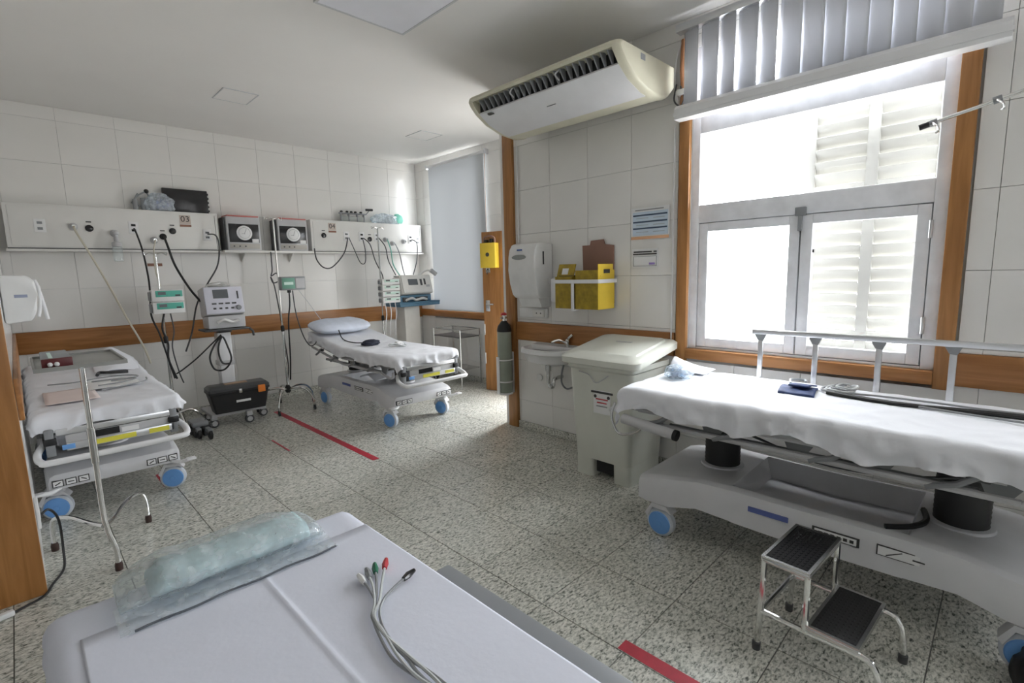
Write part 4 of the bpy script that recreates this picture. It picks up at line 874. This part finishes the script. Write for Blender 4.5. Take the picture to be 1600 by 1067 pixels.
for i in range(4):
    cx, cy, rx = 2.985+.008*i, .60-.012*i, .085-.010*i
    part(B().tube([(cx+rx*math.cos(a*.35), cy+rx*.85*math.sin(a*.35), .849+.006*i+.003*math.sin(a)) for a in range(18)], .0055, 6, closed=False), 'cable_loop', PGREY if i % 2 else GREYC, cb3, True)
for i, pts in enumerate(([(2.90, .63), (2.86, .48), (2.85, .32), (2.90, .12), (2.93, -.08), (2.95, -.35)], [(2.905, .62), (2.875, .46), (2.865, .30), (2.88, .10), (2.91, -.1), (2.92, -.35)], [(2.93, .60), (2.97, .42), (2.98, .22), (2.97, .05), (2.98, -.1), (2.99, -.35)], [(2.87, .33), (2.85, .2), (2.83, .05), (2.82, -.08), (2.82, -.35)])):
    part(B().tube([(x, y, .846) for x, y in pts], .009 if i < 2 else .005, 8, smooth=6), 'cable', BLK if i < 2 else GREYC, cb3, True)
wm = thing('wrapped_mask', 'blue breathing mask in a plastic wrapper on the sheet by the bin', 'mask', (2.83, 1.40, .838))
part(crumple((2.83, 1.40, .866), (.10, .085, .05), 21, .2), 'wrapper', BAGM, wm, True); part(crumple((2.82, 1.40, .868), (.055, .05, .035), 24, .2), 'mask', mat('steel blue rubber', (.30, .42, .60), .5, var=.5, vs=40), wm, True)
patch('folded_cloth', SHEET, 'white cloth bunched up at the window corner of the stretcher', 'cloth', 2.945, 3.12, 1.30, 1.53, lambda x, y: .845+.075*max(0, math.sin((x-2.945)/.175*math.pi))*max(0, (y-1.30)/.23)**1.5, 41, .012, .004, 24, 24)
# --- bed 2: pillow, pouch, gauze, cable
tn9 = math.tan(math.radians(9))
def zb2(y): return ZT1+.008+max(0, y-4.98-.15)*tn9
pw = B().ball((0, 0, 0), 1, 40, 20, lambda q: Vector((math.copysign(abs(q.x)**.55, q.x), math.copysign(abs(q.y)**.6, q.y), q.z*(1-.3*abs(q.x*q.y))*(1+.06*nz(q, 3, 5)))))
for v in pw.bm.verts:
    q = v.co; X, Y = 2.75+q.x*.36, 5.72+q.y*.20; v.co = Vector((X, Y, zb2(Y)+.088+q.z*.07+.012*nz((X, Y, q.z), 7, 2)))
single(pw, 'pillow', PILLOW, 'plump pale blue pillow on the stretcher with the raised back', 'pillow', ang=60)
pc = thing('dark_pouch', 'small dark navy cuff pouch lying on the stretcher with the pillow', 'pouch', (2.74, 4.98, zb2(4.98)))
part(crumple((2.74, 4.98, zb2(4.98)+.024), (.105, .075, .04), 33, .2), 'pouch', mat('dark navy cloth', (.02, .025, .045), .7), pc, True)
part(B().tube([(2.70, 5.03, zb2(5.03)+.03), (2.66, 5.2, zb2(5.2)+.008), (2.62, 5.40, zb2(5.4)+.008), (2.64, 5.56, zb2(5.56)+.10), (2.62, 5.72, zb2(5.72)+.14), (2.58, 5.86, zb2(5.86)+.10)], .006, 6, smooth=6), 'cable', BLK, pc, True)
gz = thing('lead_tangle', 'small grey tangle of leads on the foot of the pillow stretcher', 'cable', (2.86, 4.6, zb2(4.6)))
random.seed(5)
part(B().tube([(2.86+random.uniform(-.10, .10), 4.62+random.uniform(-.09, .09), zb2(4.6)+.006+random.uniform(0, .03)) for _ in range(14)], .004, 6, smooth=6), 'wire', PGREY, gz, True)
part(crumple((2.90, 4.66, zb2(4.6)+.022), (.05, .04, .03), 37, .3), 'gauze', PAPER, gz, True)
patch('folded_linen', SHEET, 'folded white linen lying on the base of the pillow stretcher', 'linen', 2.60, 2.98, 4.70, 5.02, lambda x, y: .392+.05*math.sin((y-4.70)/.32*3.1), 44, .015, .006, 20, 20)
# --- bed 1: papers, cuff, cloth, leads
tn5 = math.tan(math.radians(5.5))
def zb1(y): return ZT1+.012+max(0, y-4.96-.15)*tn5
patch('paper_pad', PINKP, 'pinkish paper sheet lying on the sheet below the 03 panel', 'paper', .06, .33, 4.22, 4.72, lambda x, y: zb1(y)+.004, 51, .003, .002, 10, 10)
patch('paper_sheet', PAPER, 'white printed paper lying beside the pinkish sheet', 'paper', .30, .60, 4.55, 4.95, lambda x, y: zb1(y)+.008, 52, .004, .002, 10, 10)
patch('crumpled_cloth', SHEET, 'crumpled white cloth at the head of the stretcher below the 03 panel', 'cloth', .40, .70, 5.30, 5.85, lambda x, y: zb1(y)+.01+.11*math.sin((y-5.3)/.55*3.1)*math.sin((x-.40)/.30*3.1), 53, .03, .004, 30, 40)
c1 = thing('arm_cuff', 'black and grey arm cuff beside the crumpled cloth', 'cuff', (.47, 5.2, zb1(5.2)))
part(B().tube([(.40, 5.16, zb1(5.2)+.012), (.43, 5.27, zb1(5.2)+.016), (.50, 5.20, zb1(5.2)+.014), (.60, 5.16, zb1(5.2)+.012)], .012, 8, smooth=6), 'band', DKG, c1, True)
l1 = thing('lead_cable', 'grey lead cables strewn over the stretcher below the 03 panel', 'cable', (.36, 4.8, zb1(4.8)))
for k, pts in enumerate(([(.10, 5.0), (.25, 4.96), (.42, 5.03), (.58, 4.98), (.62, 4.86), (.45, 4.80)], [(.34, 4.88), (.48, 4.86), (.6, 4.78), (.5, 4.68), (.36, 4.66)], [(.36, 4.45), (.5, 4.5), (.63, 4.6), (.66, 4.75)])):
    part(B().tube([(x, y, zb1(y)+.016) for x, y in pts], .005, 6, smooth=6), 'wire', GREYC if k else MIDG, l1, True)

# ================================================================== INSTRUMENT TABLE (in front of bed 1)
mt = thing('instrument_table', 'chrome single-pole instrument table with a grey tray before the 03 stretcher', 'table', (.2, 3.45, 0))
part(B().tube([(.195, 3.21, 1.085), (.195, 3.21, .62), (.195, 3.21, .34), (.205, 3.209, .22), (.226, 3.207, .12), (.227, 3.207, .035)], .0125, 12, smooth=5), 'pole', CHROME, mt, True)
part(B().cyl((.195, 3.21, .60), (.195, 3.21, .78), .0165, n=14), 'sleeve', STEEL, mt, True)
part(B().tube([(.20, 3.21, .26), (.25, 3.36, .235), (.33, 3.58, .225), (.40, 3.68, .215), (.43, 3.715, .16), (.436, 3.73, .035)], .0115, 10, smooth=6), 'leg', CHROME, mt, True)
part(B().tube([(.19, 3.21, .26), (.15, 3.36, .235), (.08, 3.56, .225), (.02, 3.68, .20), (.003, 3.715, .15), (0, 3.73, .035)], .0115, 10, smooth=6), 'leg', CHROME, mt, True)
for x, y in ((.227, 3.207), (.437, 3.73), (0, 3.73)): part(B().lathe([(.017, 0), (.018, .03), (.014, .045)], (x, y, 0), n=14), 'rubber_tip', mat('dark brown rubber', (.05, .025, .02), .6), mt, True)
part(B().bb(.03, .37, 3.22, 3.78, 1.085, 1.094, .003).bb(.03, .37, 3.214, 3.222, 1.085, 1.105).bb(.03, .37, 3.778, 3.786, 1.085, 1.105).bb(.022, .031, 3.214, 3.786, 1.085, 1.105).bb(.369, .378, 3.214, 3.786, 1.085, 1.105), 'tray', mat('dull grey tray', (.33, .33, .31), .35, .3), mt, True)
part(B().tube([(.195, 3.21, 1.08), (.195, 3.45, 1.075)], .011, 8), 'tray_arm', CHROME, mt, True)
cs = thing('instrument_case', 'grey case with a maroon end on the instrument tray', 'case', (.1, 3.45, 1.095))
part(B().bb(.06, .17, 3.30, 3.72, 1.0945, 1.135, .006), 'case', MIDG, cs, True); part(B().bb(.055, .17, 3.275, 3.30, 1.0945, 1.14, .004), 'maroon_end', MAROON, cs, True)
for x in (.085, .11): part(B().ball((x, 3.272, 1.112), .011, 10, 8), 'knob', PAPER, cs, True)
part(B().bb(.085, .10, 3.34, 3.6, 1.135, 1.139), 'green_strip', PALEG, cs, True)

# ================================================================== INFUSION STANDS AND PUMPS
def stand(label, x, y, top, legs=5, R=.32, a0=.3, hubz=.2, m=CHROME, arch=.0):
    r = thing('infusion_stand', label, 'iv stand', (x, y, 0))
    part(B().cyl((0, 0, hubz-.02), (0, 0, .95), .013, n=12), 'lower_pole', m, r); part(B().cyl((0, 0, .93), (0, 0, top), .009, n=10), 'upper_pole', CHROME, r)
    part(B().lathe([(.015, .90), (.02, .91), (.02, .96), (.012, .97)], n=12), 'height_clamp', BLK, r); part(B().lathe([(.02, hubz-.05), (.032, hubz-.03), (.032, hubz+.01), (.018, hubz+.04)], n=14), 'hub', BLK, r)
    for k in range(legs):
        a = a0+2*math.pi*k/legs; c, s = math.cos(a), math.sin(a)
        lg = part(B().tube([(.02*c, .02*s, hubz-.01), (.12*c, .12*s, hubz+.012), (R*.72*c, R*.72*s, hubz-.01), (R*.95*c, R*.95*s, hubz*.6), (R*c, R*s, .055)], .0115, 8, smooth=5), 'leg', m, r)
        part(B().lathe([(.018, -.010), (.026, -.007), (.026, .007), (.018, .010)], (R*c, R*s, .026), 'x', 14).bb(R*c-.012, R*c+.012, R*s-.01, R*s+.01, .03, .062, .003), 'caster', BLK, lg)
    for s in (-1, 1): part(B().tube([(0, 0, top-.005), (s*.05, 0, top+.01), (s*.085, 0, top-.01), (s*.09, 0, top+.02)], .005, 6, smooth=4), 'hook', CHROME, r)
    return r
st1 = stand('infusion stand with two stacked teal pumps beside the 03 stretcher', 1.00, 5.80, 1.76, a0=1.1, R=.24)
st2 = stand('infusion stand with arched chrome feet between toolbox and pillow stretcher', 2.115, 5.82, 2.15, a0=-2.25, R=.33, hubz=.24)
st3 = stand('infusion stand with four stacked pale pumps behind the pillow stretcher', 3.475, 5.95, 2.12, a0=.8, R=.2)
def pump(label, x, y, z, W_, Hh, front, group):
    r = thing('infusion_pump', label, 'infusion pump', (x, y, z), group=group)
    part(B().bb(-W_/2, W_/2, -.06, .05, 0, Hh-.004, .006), 'body', WHITEP, r)
    part(B().bb(-W_/2+.03, W_/2-.01, -.064, -.058, Hh*.38, Hh-.012, .003), 'front_panel', front, r)
    part(B().bb(-W_/2+.05, -W_/2+.11, -.067, -.062, Hh*.55, Hh*.8), 'display', SCREEN, r)
    part(B().bb(W_/2-.07, W_/2-.03, -.067, -.062, Hh*.42, Hh*.55), 'keys', DKG, r)
    part(B().bb(-W_/2-.018, -W_/2, -.03, .03, .01, Hh-.02, .004), 'tube_guide', MIDG, r)
    part(B().bb(-.02, .02, .05, .09, Hh*.2, Hh*.7, .003), 'clamp', DKG, r)
    return r
for k, l in enumerate(('teal and white infusion pump, lower of the pair on the 03 stand', 'teal and white infusion pump, upper of the pair on the 03 stand')): pump(l, 1.035, 5.72, 1.195+k*.115, .255, .112, GREEN, 'teal pumps on the 03 stand')
for k, l in enumerate(('lowest', 'second', 'third', 'top')): pump('pale green infusion pump, %s of the stack of four' % (l if k in (0, 3) else l+' from the bottom'), 3.535, 5.85, 1.14+k*.08, .26, .078, PALEG, 'pale pumps in the stack of four')
mb = thing('pump_module', 'small grey and green pump module on the stand beside the toolbox', 'infusion pump', (2.24, 5.78, 1.365))
part(B().bb(-.13, .14, -.05, .03, 0, .15, .006), 'body', MIDG, mb); part(B().bb(-.12, .02, -.054, -.049, .015, .135, .003), 'green_panel', mat('sage green panel', (.16, .36, .27), .5), mb); part(B().bb(-.10, .0, -.057, -.053, .06, .09), 'display', PALEG, mb)
part(B().bb(.03, .13, -.054, -.049, .02, .13), 'keypad', GREYP, mb); part(B().cyl((-.04, -.02, -.03), (-.04, -.02, .005), .02, n=10), 'plug', BLK, mb)

# ================================================================== VENTILATORS
v1 = thing('ventilator', 'pale ventilator with small screen on a pedestal behind the toolbox', 'ventilator', (1.53, 5.86, 0))
def rx(c, d, bev, ang): return B().box(c, d, bev, rot=Matrix.Rotation(ang, 3, 'X').to_quaternion())
t1 = -.17
part(rx((.01, .02, 1.27), (.37, .20, .29), .012, t1), 'head', GREYP, v1)
fc = part(rx((.01, -.085, 1.29), (.355, .012, .275), .004, t1), 'front_face', mat('lilac white plastic', (.66, .66, .74), .4), v1)
def onface(u, w_, su, sw, d=.004):
    R_ = Matrix.Rotation(t1, 3, 'X'); c = R_ @ Vector((u, -.008, w_)) + Vector((.01, -.085, 1.29)); return B().box(c, (su, d, sw), 0, rot=R_.to_quaternion())
part(onface(-.03, .065, .14, .09), 'screen', SCREEN, fc); part(onface(.13, .05, .014, .08), 'bar_indicator', DKG, fc)
for k in range(4): part(onface(-.10+k*.062, -.035, .042, .016), 'key', DKG, fc)
for k in range(4): part(onface(-.10+k*.055, -.085, .026, .018), 'key', DKG, fc)
R_ = Matrix.Rotation(t1, 3, 'X'); kc = R_ @ Vector((.125, -.012, -.085)) + Vector((.01, -.085, 1.29)); part(B().lathe([(.026, 0), (.022, -.016)], kc, 'y', 16), 'dial_knob', MIDG, fc)
part(B().bb(-.16, .19, -.10, .12, 1.0, 1.13, .01), 'lower_body', GREYP, v1); part(B().tube([(-.08, -.11, 1.06), (-.02, -.13, 1.09), (.06, -.12, 1.06), (.12, -.13, 1.08)], .014, 8, smooth=5), 'port_row', PALEG if False else WHITEP, v1)
part(B().bb(-.21, .21, -.14, .12, .975, .995, .005).tube([(.21, -.12, .985), (.24, -.14, .95), (.245, -.14, .90)], .012, 8), 'tray', DKG, v1)
part(B().bb(-.06, .06, -.05, .07, .95, .975, .005), 'neck', DKG, v1); part(B().bb(-.075, .055, -.03, .10, .16, .95, .012), 'column', WHITEM, v1); part(B().bb(-.085, .065, -.04, .11, .60, .65, .004), 'column_collar', GREYP, v1)
part(B().bb(-.26, .26, -.26, .18, .115, .15, .01), 'base', GREYP, v1)
for x, y in ((-.23, -.20), (.08, -.28), (.27, -.12), (-.2, .15), (.2, .15)):
    c = part(B().bb(x-.028, x+.028, y-.03, y+.03, .08, .13, .008), 'caster', GREYP, v1)
    part(B().lathe([(.030, -.018), (.044, -.012), (.044, .012), (.030, .018)], (x, y, .044), 'y', 20), 'wheel', DKG, c); part(B().lathe([(.027, 0), (.024, -.004)], (x, y-.0185, .044), 'y', 18), 'wheel_cap', GREYP, c)
part(crumple((.0, .04, 1.44), (.11, .08, .035), 61, .3), 'circuit_top', mat('soft grey plastic', (.5, .5, .48), .6), v1); part(B().tube([(-.12, .03, 1.43), (-.03, -.02, 1.46), (.05, .02, 1.45), (.12, .05, 1.42)], .012, 8, smooth=5), 'circuit_hose', WHITEP, v1)
tl = thing('toolbox', 'black plastic toolbox with orange latch on the ventilator base', 'toolbox', (1.545, 5.66, .151), -.06)
part(B().loft([rr(-.235, .235, -.105, .105, .0005, .02), rr(-.275, .275, -.12, .12, .20, .02), rr(-.285, .285, -.128, .128, .205, .02), rr(-.285, .285, -.128, .128, .225, .02)]), 'tub', BLK, tl, ang=40)
lid_ = part(B().loft([rr(-.283, .283, -.126, .126, .226, .02), rr(-.283, .283, -.126, .126, .25, .02), rr(-.26, .26, -.10, .10, .275, .02)]), 'lid', DKG, tl, ang=40)
part(B().bb(-.12, .09, -.035, .035, .275, .285, .004), 'handle', mat('tan plastic', (.42, .28, .19), .6), tl); part(B().bb(.165, .235, -.145, -.124, .17, .245, .006), 'latch', ORANGE, tl, label='orange latch'); part(B().bb(-.015, .015, -.135, -.124, .19, .235, .004), 'clasp', STEEL, tl); part(B().bb(-.045, .09, -.1225, -.1175, .095, .118), 'name_strip', PAPER, tl)
v2 = thing('ventilator', 'ivory ventilator on a blue tray cart in front of the roller blind', 'ventilator', (3.96, 5.99, 0), .06)
t1b = -.25; R2 = Matrix.Rotation(t1b, 3, 'X')
part(rx((.06, .03, 1.345), (.54, .20, .27), .015, t1b), 'head', mat('ivory plastic', (.72, .70, .66), .4), v2)
f2 = part(rx((.06, -.08, 1.37), (.50, .012, .24), .004, t1b), 'front_face', mat('light ivory plastic', (.78, .77, .74), .4), v2)
def of2(u, w_, su, sw): 
    c = R2 @ Vector((u, -.008, w_)) + Vector((.06, -.08, 1.37)); return B().box(c, (su, .004, sw), 0, rot=R2.to_quaternion())
part(of2(-.07, .03, .16, .085), 'screen', SCREEN, f2); part(of2(.07, .025, .035, .09), 'key_column', DKG, f2); part(of2(.135, .03, .03, .085), 'key_column', DKG, f2); part(of2(.18, -.03, .06, .03), 'key_column', GREYP, f2)
part(B().bb(-.33, .36, -.20, .15, 1.07, 1.11, .012).bb(-.33, .36, -.20, -.18, 1.11, 1.13).bb(-.33, -.31, -.18, .15, 1.11, 1.13).bb(.34, .36, -.18, .15, 1.11, 1.13), 'tray', BLUEG, v2); part(B().bb(-.23, .30, -.08, .12, 1.11, 1.22, .01), 'tray_box', BLUEG, v2)
part(B().tube([(-.16, -.09, 1.15), (-.08, -.13, 1.18), (.0, -.12, 1.15), (.1, -.13, 1.17), (.2, -.1, 1.15)], .018, 8, smooth=5), 'white_hose', WHITEP, v2); part(B().bb(-.2, -.12, -.10, -.08, 1.13, 1.19).bb(.02, .22, -.10, -.08, 1.13, 1.19), 'port_block', DKG, v2)
part(B().bb(-.19, .07, -.10, .12, .14, 1.07, .015), 'column', mat('ivory plastic', (.72, .70, .66), .4), v2); part(B().bb(-.27, .27, -.24, .24, .10, .14, .015), 'base', mat('ivory plastic', (.7, .7, .66), .4), v2)
for x in (-.23, .23):
    for y in (-.2, .2): part(B().lathe([(.035, -.015), (.05, -.01), (.05, .01), (.035, .015)], (x, y, .05), 'y', 16).bb(x-.02, x+.02, y-.02, y+.02, .05, .11), 'caster', DKG, v2)
part(B().tube([(.15, .05, 1.46), (.22, .0, 1.53), (.30, -.03, 1.56), (.36, -.06, 1.53)], .016, 8, smooth=5), 'breathing_arm', WHITEP, v2); part(B().cyl((.33, -.06, 1.56), (.41, -.08, 1.50), .032, n=14), 'arm_head', GREYP, v2); part(B().bb(-.20, .25, -.03, .10, 1.475, 1.49, .004), 'top_plate', GREYP, v2)
# low wire table by the recess window
wt = thing('wire_table', 'small dark metal table with wire rim under the recess window', 'table', (4.24, 5.36, 0))
part(B().bb(-.17, .17, -.30, .28, .655, .67, .003), 'top', mat('gunmetal', (.16, .155, .15), .4, .5), wt)
part(B().tube([(-.17, -.30, .76), (.17, -.30, .76), (.17, .28, .76), (-.17, .28, .76)], .006, 6, closed=True), 'rim_rail', STEEL, wt)
for x in (-.17, .17):
    for y in (-.30, .28): part(B().cyl((x, y, 0), (x, y, .76), .010, n=8), 'leg', STEEL, wt)
part(B().bb(-.16, .16, -.29, .27, .22, .23, .003), 'lower_shelf', STEEL, wt)
# floor monitor foot pedals / hose pile left of the toolbox
fl = thing('hose_pile', 'dark tangle of hoses and casters on the floor left of the toolbox', 'hose', (1.18, 5.55, 0))
random.seed(9)
part(B().tube([(1.13+random.uniform(-.10, .10), 5.55+random.uniform(-.13, .13), .025+random.uniform(0, .13)) for _ in range(12)], .018, 8, smooth=6), 'hose', DKG, fl, True)
for x, y in ((1.10, 5.38), (1.17, 5.28)): part(B().lathe([(.03, -.018), (.045, -.012), (.045, .012), (.03, .018)], (x, y, .045), 'x', 18), 'wheel', BLK, fl, True); part(B().bb(x-.02, x+.02, y-.02, y+.1, .06, .10, .006), 'fork', MIDG, fl, True)
part(B().bb(1.06, 1.20, 5.42, 5.62, .10, .15, .015), 'foot_plate', MIDG, fl, True)
part(B().bb(1.07, 1.11, 5.42, 5.60, 0, .10, .01).bb(1.15, 1.19, 5.42, 5.60, 0, .10, .01), 'foot_block', DKG, fl, True)

# ================================================================== STEP STOOL
ss = thing('step_stool', 'two-step chrome stool with black ribbed treads beside the window stretcher', 'step stool', (2.07, .42, 0), math.radians(-4))
def tread(y0, y1, z, name, m):
    fr = part(B().bb(-.175, .175, y0, y1, z-.022, z-.004, .004).bb(-.175, .175, y0, y0+.012, z-.004, z+.003).bb(-.175, .175, y1-.012, y1, z-.004, z+.003).bb(-.175, -.163, y0+.012, y1-.012, z-.004, z+.003).bb(.163, .175, y0+.012, y1-.012, z-.004, z+.003), name, STEEL, ss)
    mt_ = part(B().bb(-.162, .162, y0+.013, y1-.013, z-.003, z+.001), 'rubber_mat', m, fr)
    k = 0; st = B(); u = -.15
    while u < .15:
        v = y0+.022
        while v < y1-.02: st.box((u, v, z+.0015), (.012, .007, .002), 0); v += .017
        u += .021
    o = part(st, 'stud_field', m, fr); o['kind'] = 'stuff'
tread(-.005, .165, .40, 'top_tread', BLKG); tread(-.165, .0, .20, 'lower_tread', BLK)
for x in (-.165, .165):
    part(B().tube([(x, .155, .385), (x, .16, .2), (x, .17, .02)], .011, 10), 'rear_leg', CHROME, ss)
    part(B().tube([(x, .005, .385), (x, .005, .16)], .011, 10), 'middle_post', CHROME, ss)
    part(B().tube([(x, .16, .17), (x, .0, .17), (x, -.17, .175), (x, -.21, .15), (x, -.225, .09), (x, -.23, .02)], .011, 10, smooth=4), 'side_rail', CHROME, ss)
    for y in (.171, -.23): part(B().lathe([(.015, 0), (.016, .03), (.012, .035)], (x, y, 0), n=12), 'rubber_foot', DKG, ss)
part(B().tube([(-.165, .16, .17), (.165, .16, .17)], .010, 8), 'cross_bar', CHROME, ss)
# black rubbish by the near wheel
kb = thing('black_bag', 'crumpled black bag on the floor by the stretcher wheel', 'bag', (2.37, -.18, 0)); part(crumple((2.36, -.20, .06), (.12, .10, .10), 71, .25), 'bag', BLK, kb, True)
kp = thing('dark_strap', 'dark strap hanging over the base of the window stretcher', 'strap', (2.6, .2, .38)); part(B().tube([(2.50, .30, .392), (2.55, .22, .40), (2.66, .18, .395), (2.78, .20, .396)], .012, 6, smooth=4), 'strap', BLK, kp, True)

# ================================================================== FLOOR TAPE
def tape(x0, x1, y0, y1, lab): single(B().bb(x0, x1, y0, y1, .0002, .0014), 'floor_tape', RED, lab, 'tape', 'red tape strips on the floor')
tape(1.925, 1.985, 3.59, 5.80, 'long red floor tape strip starting beside the toolbox')
tape(1.545, 1.605, .35, 1.0, 'red floor tape strip alongside the foreground stretcher')
tape(.62, .66, 4.30, 4.62, 'short red tape scrap under the 03 stretcher')
tape(1.543, 1.558, 4.36, 4.78, 'thin worn red tape line between the two far stretchers')
tape(2.90, 2.94, 1.57, 1.645, 'tiny red tape scrap beside the big bin')

# ================================================================== HOSES AND CABLES
def cable(name, pts, r, m, lab, cat='cable', k=8): return single(B().tube(pts, r, 7, smooth=k), name, m, lab, cat)
cable('suction_hose', [(.47, 6.24, 2.03), (.48, 6.20, 1.97), (.56, 6.16, 1.75), (.66, 6.10, 1.45), (.75, 6.03, 1.15), (.84, 5.98, .88), (.88, 5.96, .70)], .009, BEIGE, 'beige hose hanging from the 03 panel to the stretcher', 'hose')
cable('gas_hose', [(.93, 6.27, 2.03), (.935, 6.20, 1.97), (.95, 6.10, 1.8), (.945, 5.95, 1.55), (.92, 5.80, 1.38), (.905, 5.78, 1.18), (.95, 5.77, 1.0), (.985, 5.76, .8), (1.03, 5.76, .55)], .008, BLK, 'black cord from the 03 panel down past the teal pumps', 'cable')
cable('gas_hose', [(1.17, 6.25, 1.96), (1.18, 6.18, 1.85), (1.21, 6.10, 1.65), (1.29, 6.0, 1.42), (1.36, 5.92, 1.28)], .011, BLK, 'thick black hose from the 03 panel to the ventilator', 'hose')
cable('gas_hose', [(1.58, 6.28, 2.0), (1.64, 6.21, 1.98), (1.65, 6.17, 1.85), (1.60, 6.12, 1.65), (1.47, 6.05, 1.46), (1.34, 6.0, 1.25), (1.26, 5.95, .98), (1.18, 5.93, .78)], .008, DKG, 'dark cord looping from the 03 panel behind the ventilator', 'cable')
cable('oxygen_line', [(1.09, 6.22, 1.92), (1.05, 6.15, 1.80), (1.02, 6.0, 1.6), (1.02, 5.86, 1.45)], .006, BEIGE, 'thin beige line from the 03 panel to the pump stand', 'hose')
cable('coiled_hose', [(1.46, 5.70, .93), (1.38, 5.68, .84), (1.33, 5.68, .72), (1.36, 5.67, .60), (1.45, 5.67, .585), (1.52, 5.67, .68), (1.50, 5.68, .82), (1.46, 5.68, .92), (1.41, 5.67, .80), (1.43, 5.66, .66), (1.50, 5.66, .64)], .009, BLK, 'black hose looped under the ventilator tray', 'hose')
cable('electrical_cable', [(1.46, 5.71, .94), (1.36, 5.74, .84), (1.24, 5.78, .72), (1.12, 5.82, .62), (1.06, 5.84, .58)], .007, BLK, 'black cord from the ventilator tray to the pump stand')
cable('drip_line', [(1.0, 5.74, 1.19), (.97, 5.72, 1.05), (1.0, 5.72, .9), (.99, 5.72, .75), (1.04, 5.72, .55)], .009, BLK, 'twisted black leads hanging below the teal pumps')
cable('drip_line', [(1.05, 5.73, 1.19), (1.06, 5.72, 1.02), (1.03, 5.71, .86), (1.06, 5.71, .62), (1.09, 5.72, .50)], .006, DKG, 'thin dark line hanging from the teal pumps')
cable('monitor_cord', [(2.20, 6.21, 1.81), (2.19, 6.19, 1.6), (2.17, 6.18, 1.53), (2.23, 6.17, 1.56), (2.24, 6.17, 1.47), (2.18, 6.17, 1.45), (2.16, 6.17, 1.52), (2.19, 6.16, 1.40), (2.20, 6.10, 1.1), (2.20, 6.02, .75), (2.18, 5.92, .48), (2.14, 5.86, .35)], .007, DKG, 'dark cord with a loop hanging from the shelf to the stand')
cable('electrical_cable', [(2.20, 5.76, 1.36), (2.19, 5.75, 1.2), (2.16, 5.75, 1.0), (2.15, 5.76, .6), (2.14, 5.79, .34)], .008, BLK, 'black cord hanging from the pump module down the stand')
cable('patient_line', [(2.23, 5.74, 1.36), (2.24, 5.72, 1.1), (2.29, 5.70, .85), (2.36, 5.70, .72), (2.43, 5.70, .74), (2.47, 5.74, .82)], .006, DKG, 'thin dark line from the pump module to the pillow stretcher')
cable('patient_line', [(2.30, 5.74, 1.36), (2.40, 5.72, 1.2), (2.50, 5.74, 1.05), (2.56, 5.80, 1.0)], .003, PGREY, 'fine clear line from the pump module to the pillow', 'hose')
cable('electrical_cable', [(2.74, 6.24, 1.86), (2.75, 6.22, 1.72), (2.83, 6.21, 1.62), (2.95, 6.21, 1.63), (3.12, 6.22, 1.80), (3.21, 6.26, 2.0)], .008, DKG, 'dark cord sagging from the dial box to the 04 panel')
cable('electrical_cable', [(3.23, 6.27, 2.01), (3.27, 6.22, 1.85), (3.34, 6.21, 1.68), (3.41, 6.21, 1.68), (3.43, 6.22, 1.82), (3.43, 6.27, 2.0)], .006, DKG, 'dark cord drooping between two sockets of the 04 panel')
cable('electrical_cable', [(3.44, 6.27, 2.01), (3.50, 6.21, 1.92), (3.53, 6.15, 1.7), (3.55, 6.02, 1.5), (3.47, 5.90, 1.40)], .007, DKG, 'dark cord from the 04 panel to the pale pump stack')
cable('electrical_cable', [(3.66, 6.27, 2.03), (3.73, 6.21, 1.9), (3.74, 6.16, 1.7), (3.82, 6.12, 1.5)], .007, DKG, 'dark cord from the 04 panel behind the ivory ventilator')
cable('gas_hose', [(3.78, 6.22, 1.99), (3.80, 6.18, 1.85), (3.80, 6.14, 1.65), (3.88, 6.10, 1.48)], .008, mat('sea green rubber', (.22, .62, .50), .5), 'green hose from the 04 panel to the ivory ventilator', 'hose')
cable('gas_hose', [(3.90, 6.22, 1.94), (3.93, 6.17, 1.8), (3.95, 6.14, 1.6), (3.96, 6.10, 1.47)], .007, MIDG, 'grey hose from the 04 panel to the ivory ventilator', 'hose')
cable('electrical_cable', [(4.21, 6.27, 2.01), (4.26, 6.21, 1.95), (4.22, 6.18, 1.7), (4.12, 6.14, 1.5)], .007, DKG, 'dark cord from the end of the 04 panel to the ivory ventilator')
for i, x in enumerate((3.45, 3.52, 3.60)): cable('pump_tube', [(x, 5.83, 1.14), (x+.01, 5.82, 1.0), (x-.01, 5.83, .85), (x, 5.86, .70)], .006, PAPER, ('white tube hanging from the pale pump stack, nearest the pillow', 'white tube hanging from the pale pump stack, in the middle', 'white tube hanging from the pale pump stack, nearest the ivory ventilator')[i], 'hose')
pk = thing('power_plug_cord', 'black cord with a white plug on the floor by the wooden casing', 'cable', (-.05, 3.2, 0))
part(B().tube([(-.035, 3.42, .33), (.0, 3.45, .34), (.03, 3.48, .26), (.03, 3.50, .08), (.02, 3.42, .012), (-.03, 3.28, .010), (-.06, 3.19, .010), (-.12, 3.15, .010), (-.17, 3.118, .012)], .006, 7, smooth=8), 'cord', BLK, pk, True)
part(B().box((-.20, 3.11, .016), (.07, .03, .026), .006, rot=.25), 'plug', WHITEP, pk, True); part(B().bb(-.045, -.03, 3.405, 3.435, .315, .345, .004), 'socket_plug', BLK, pk, True)
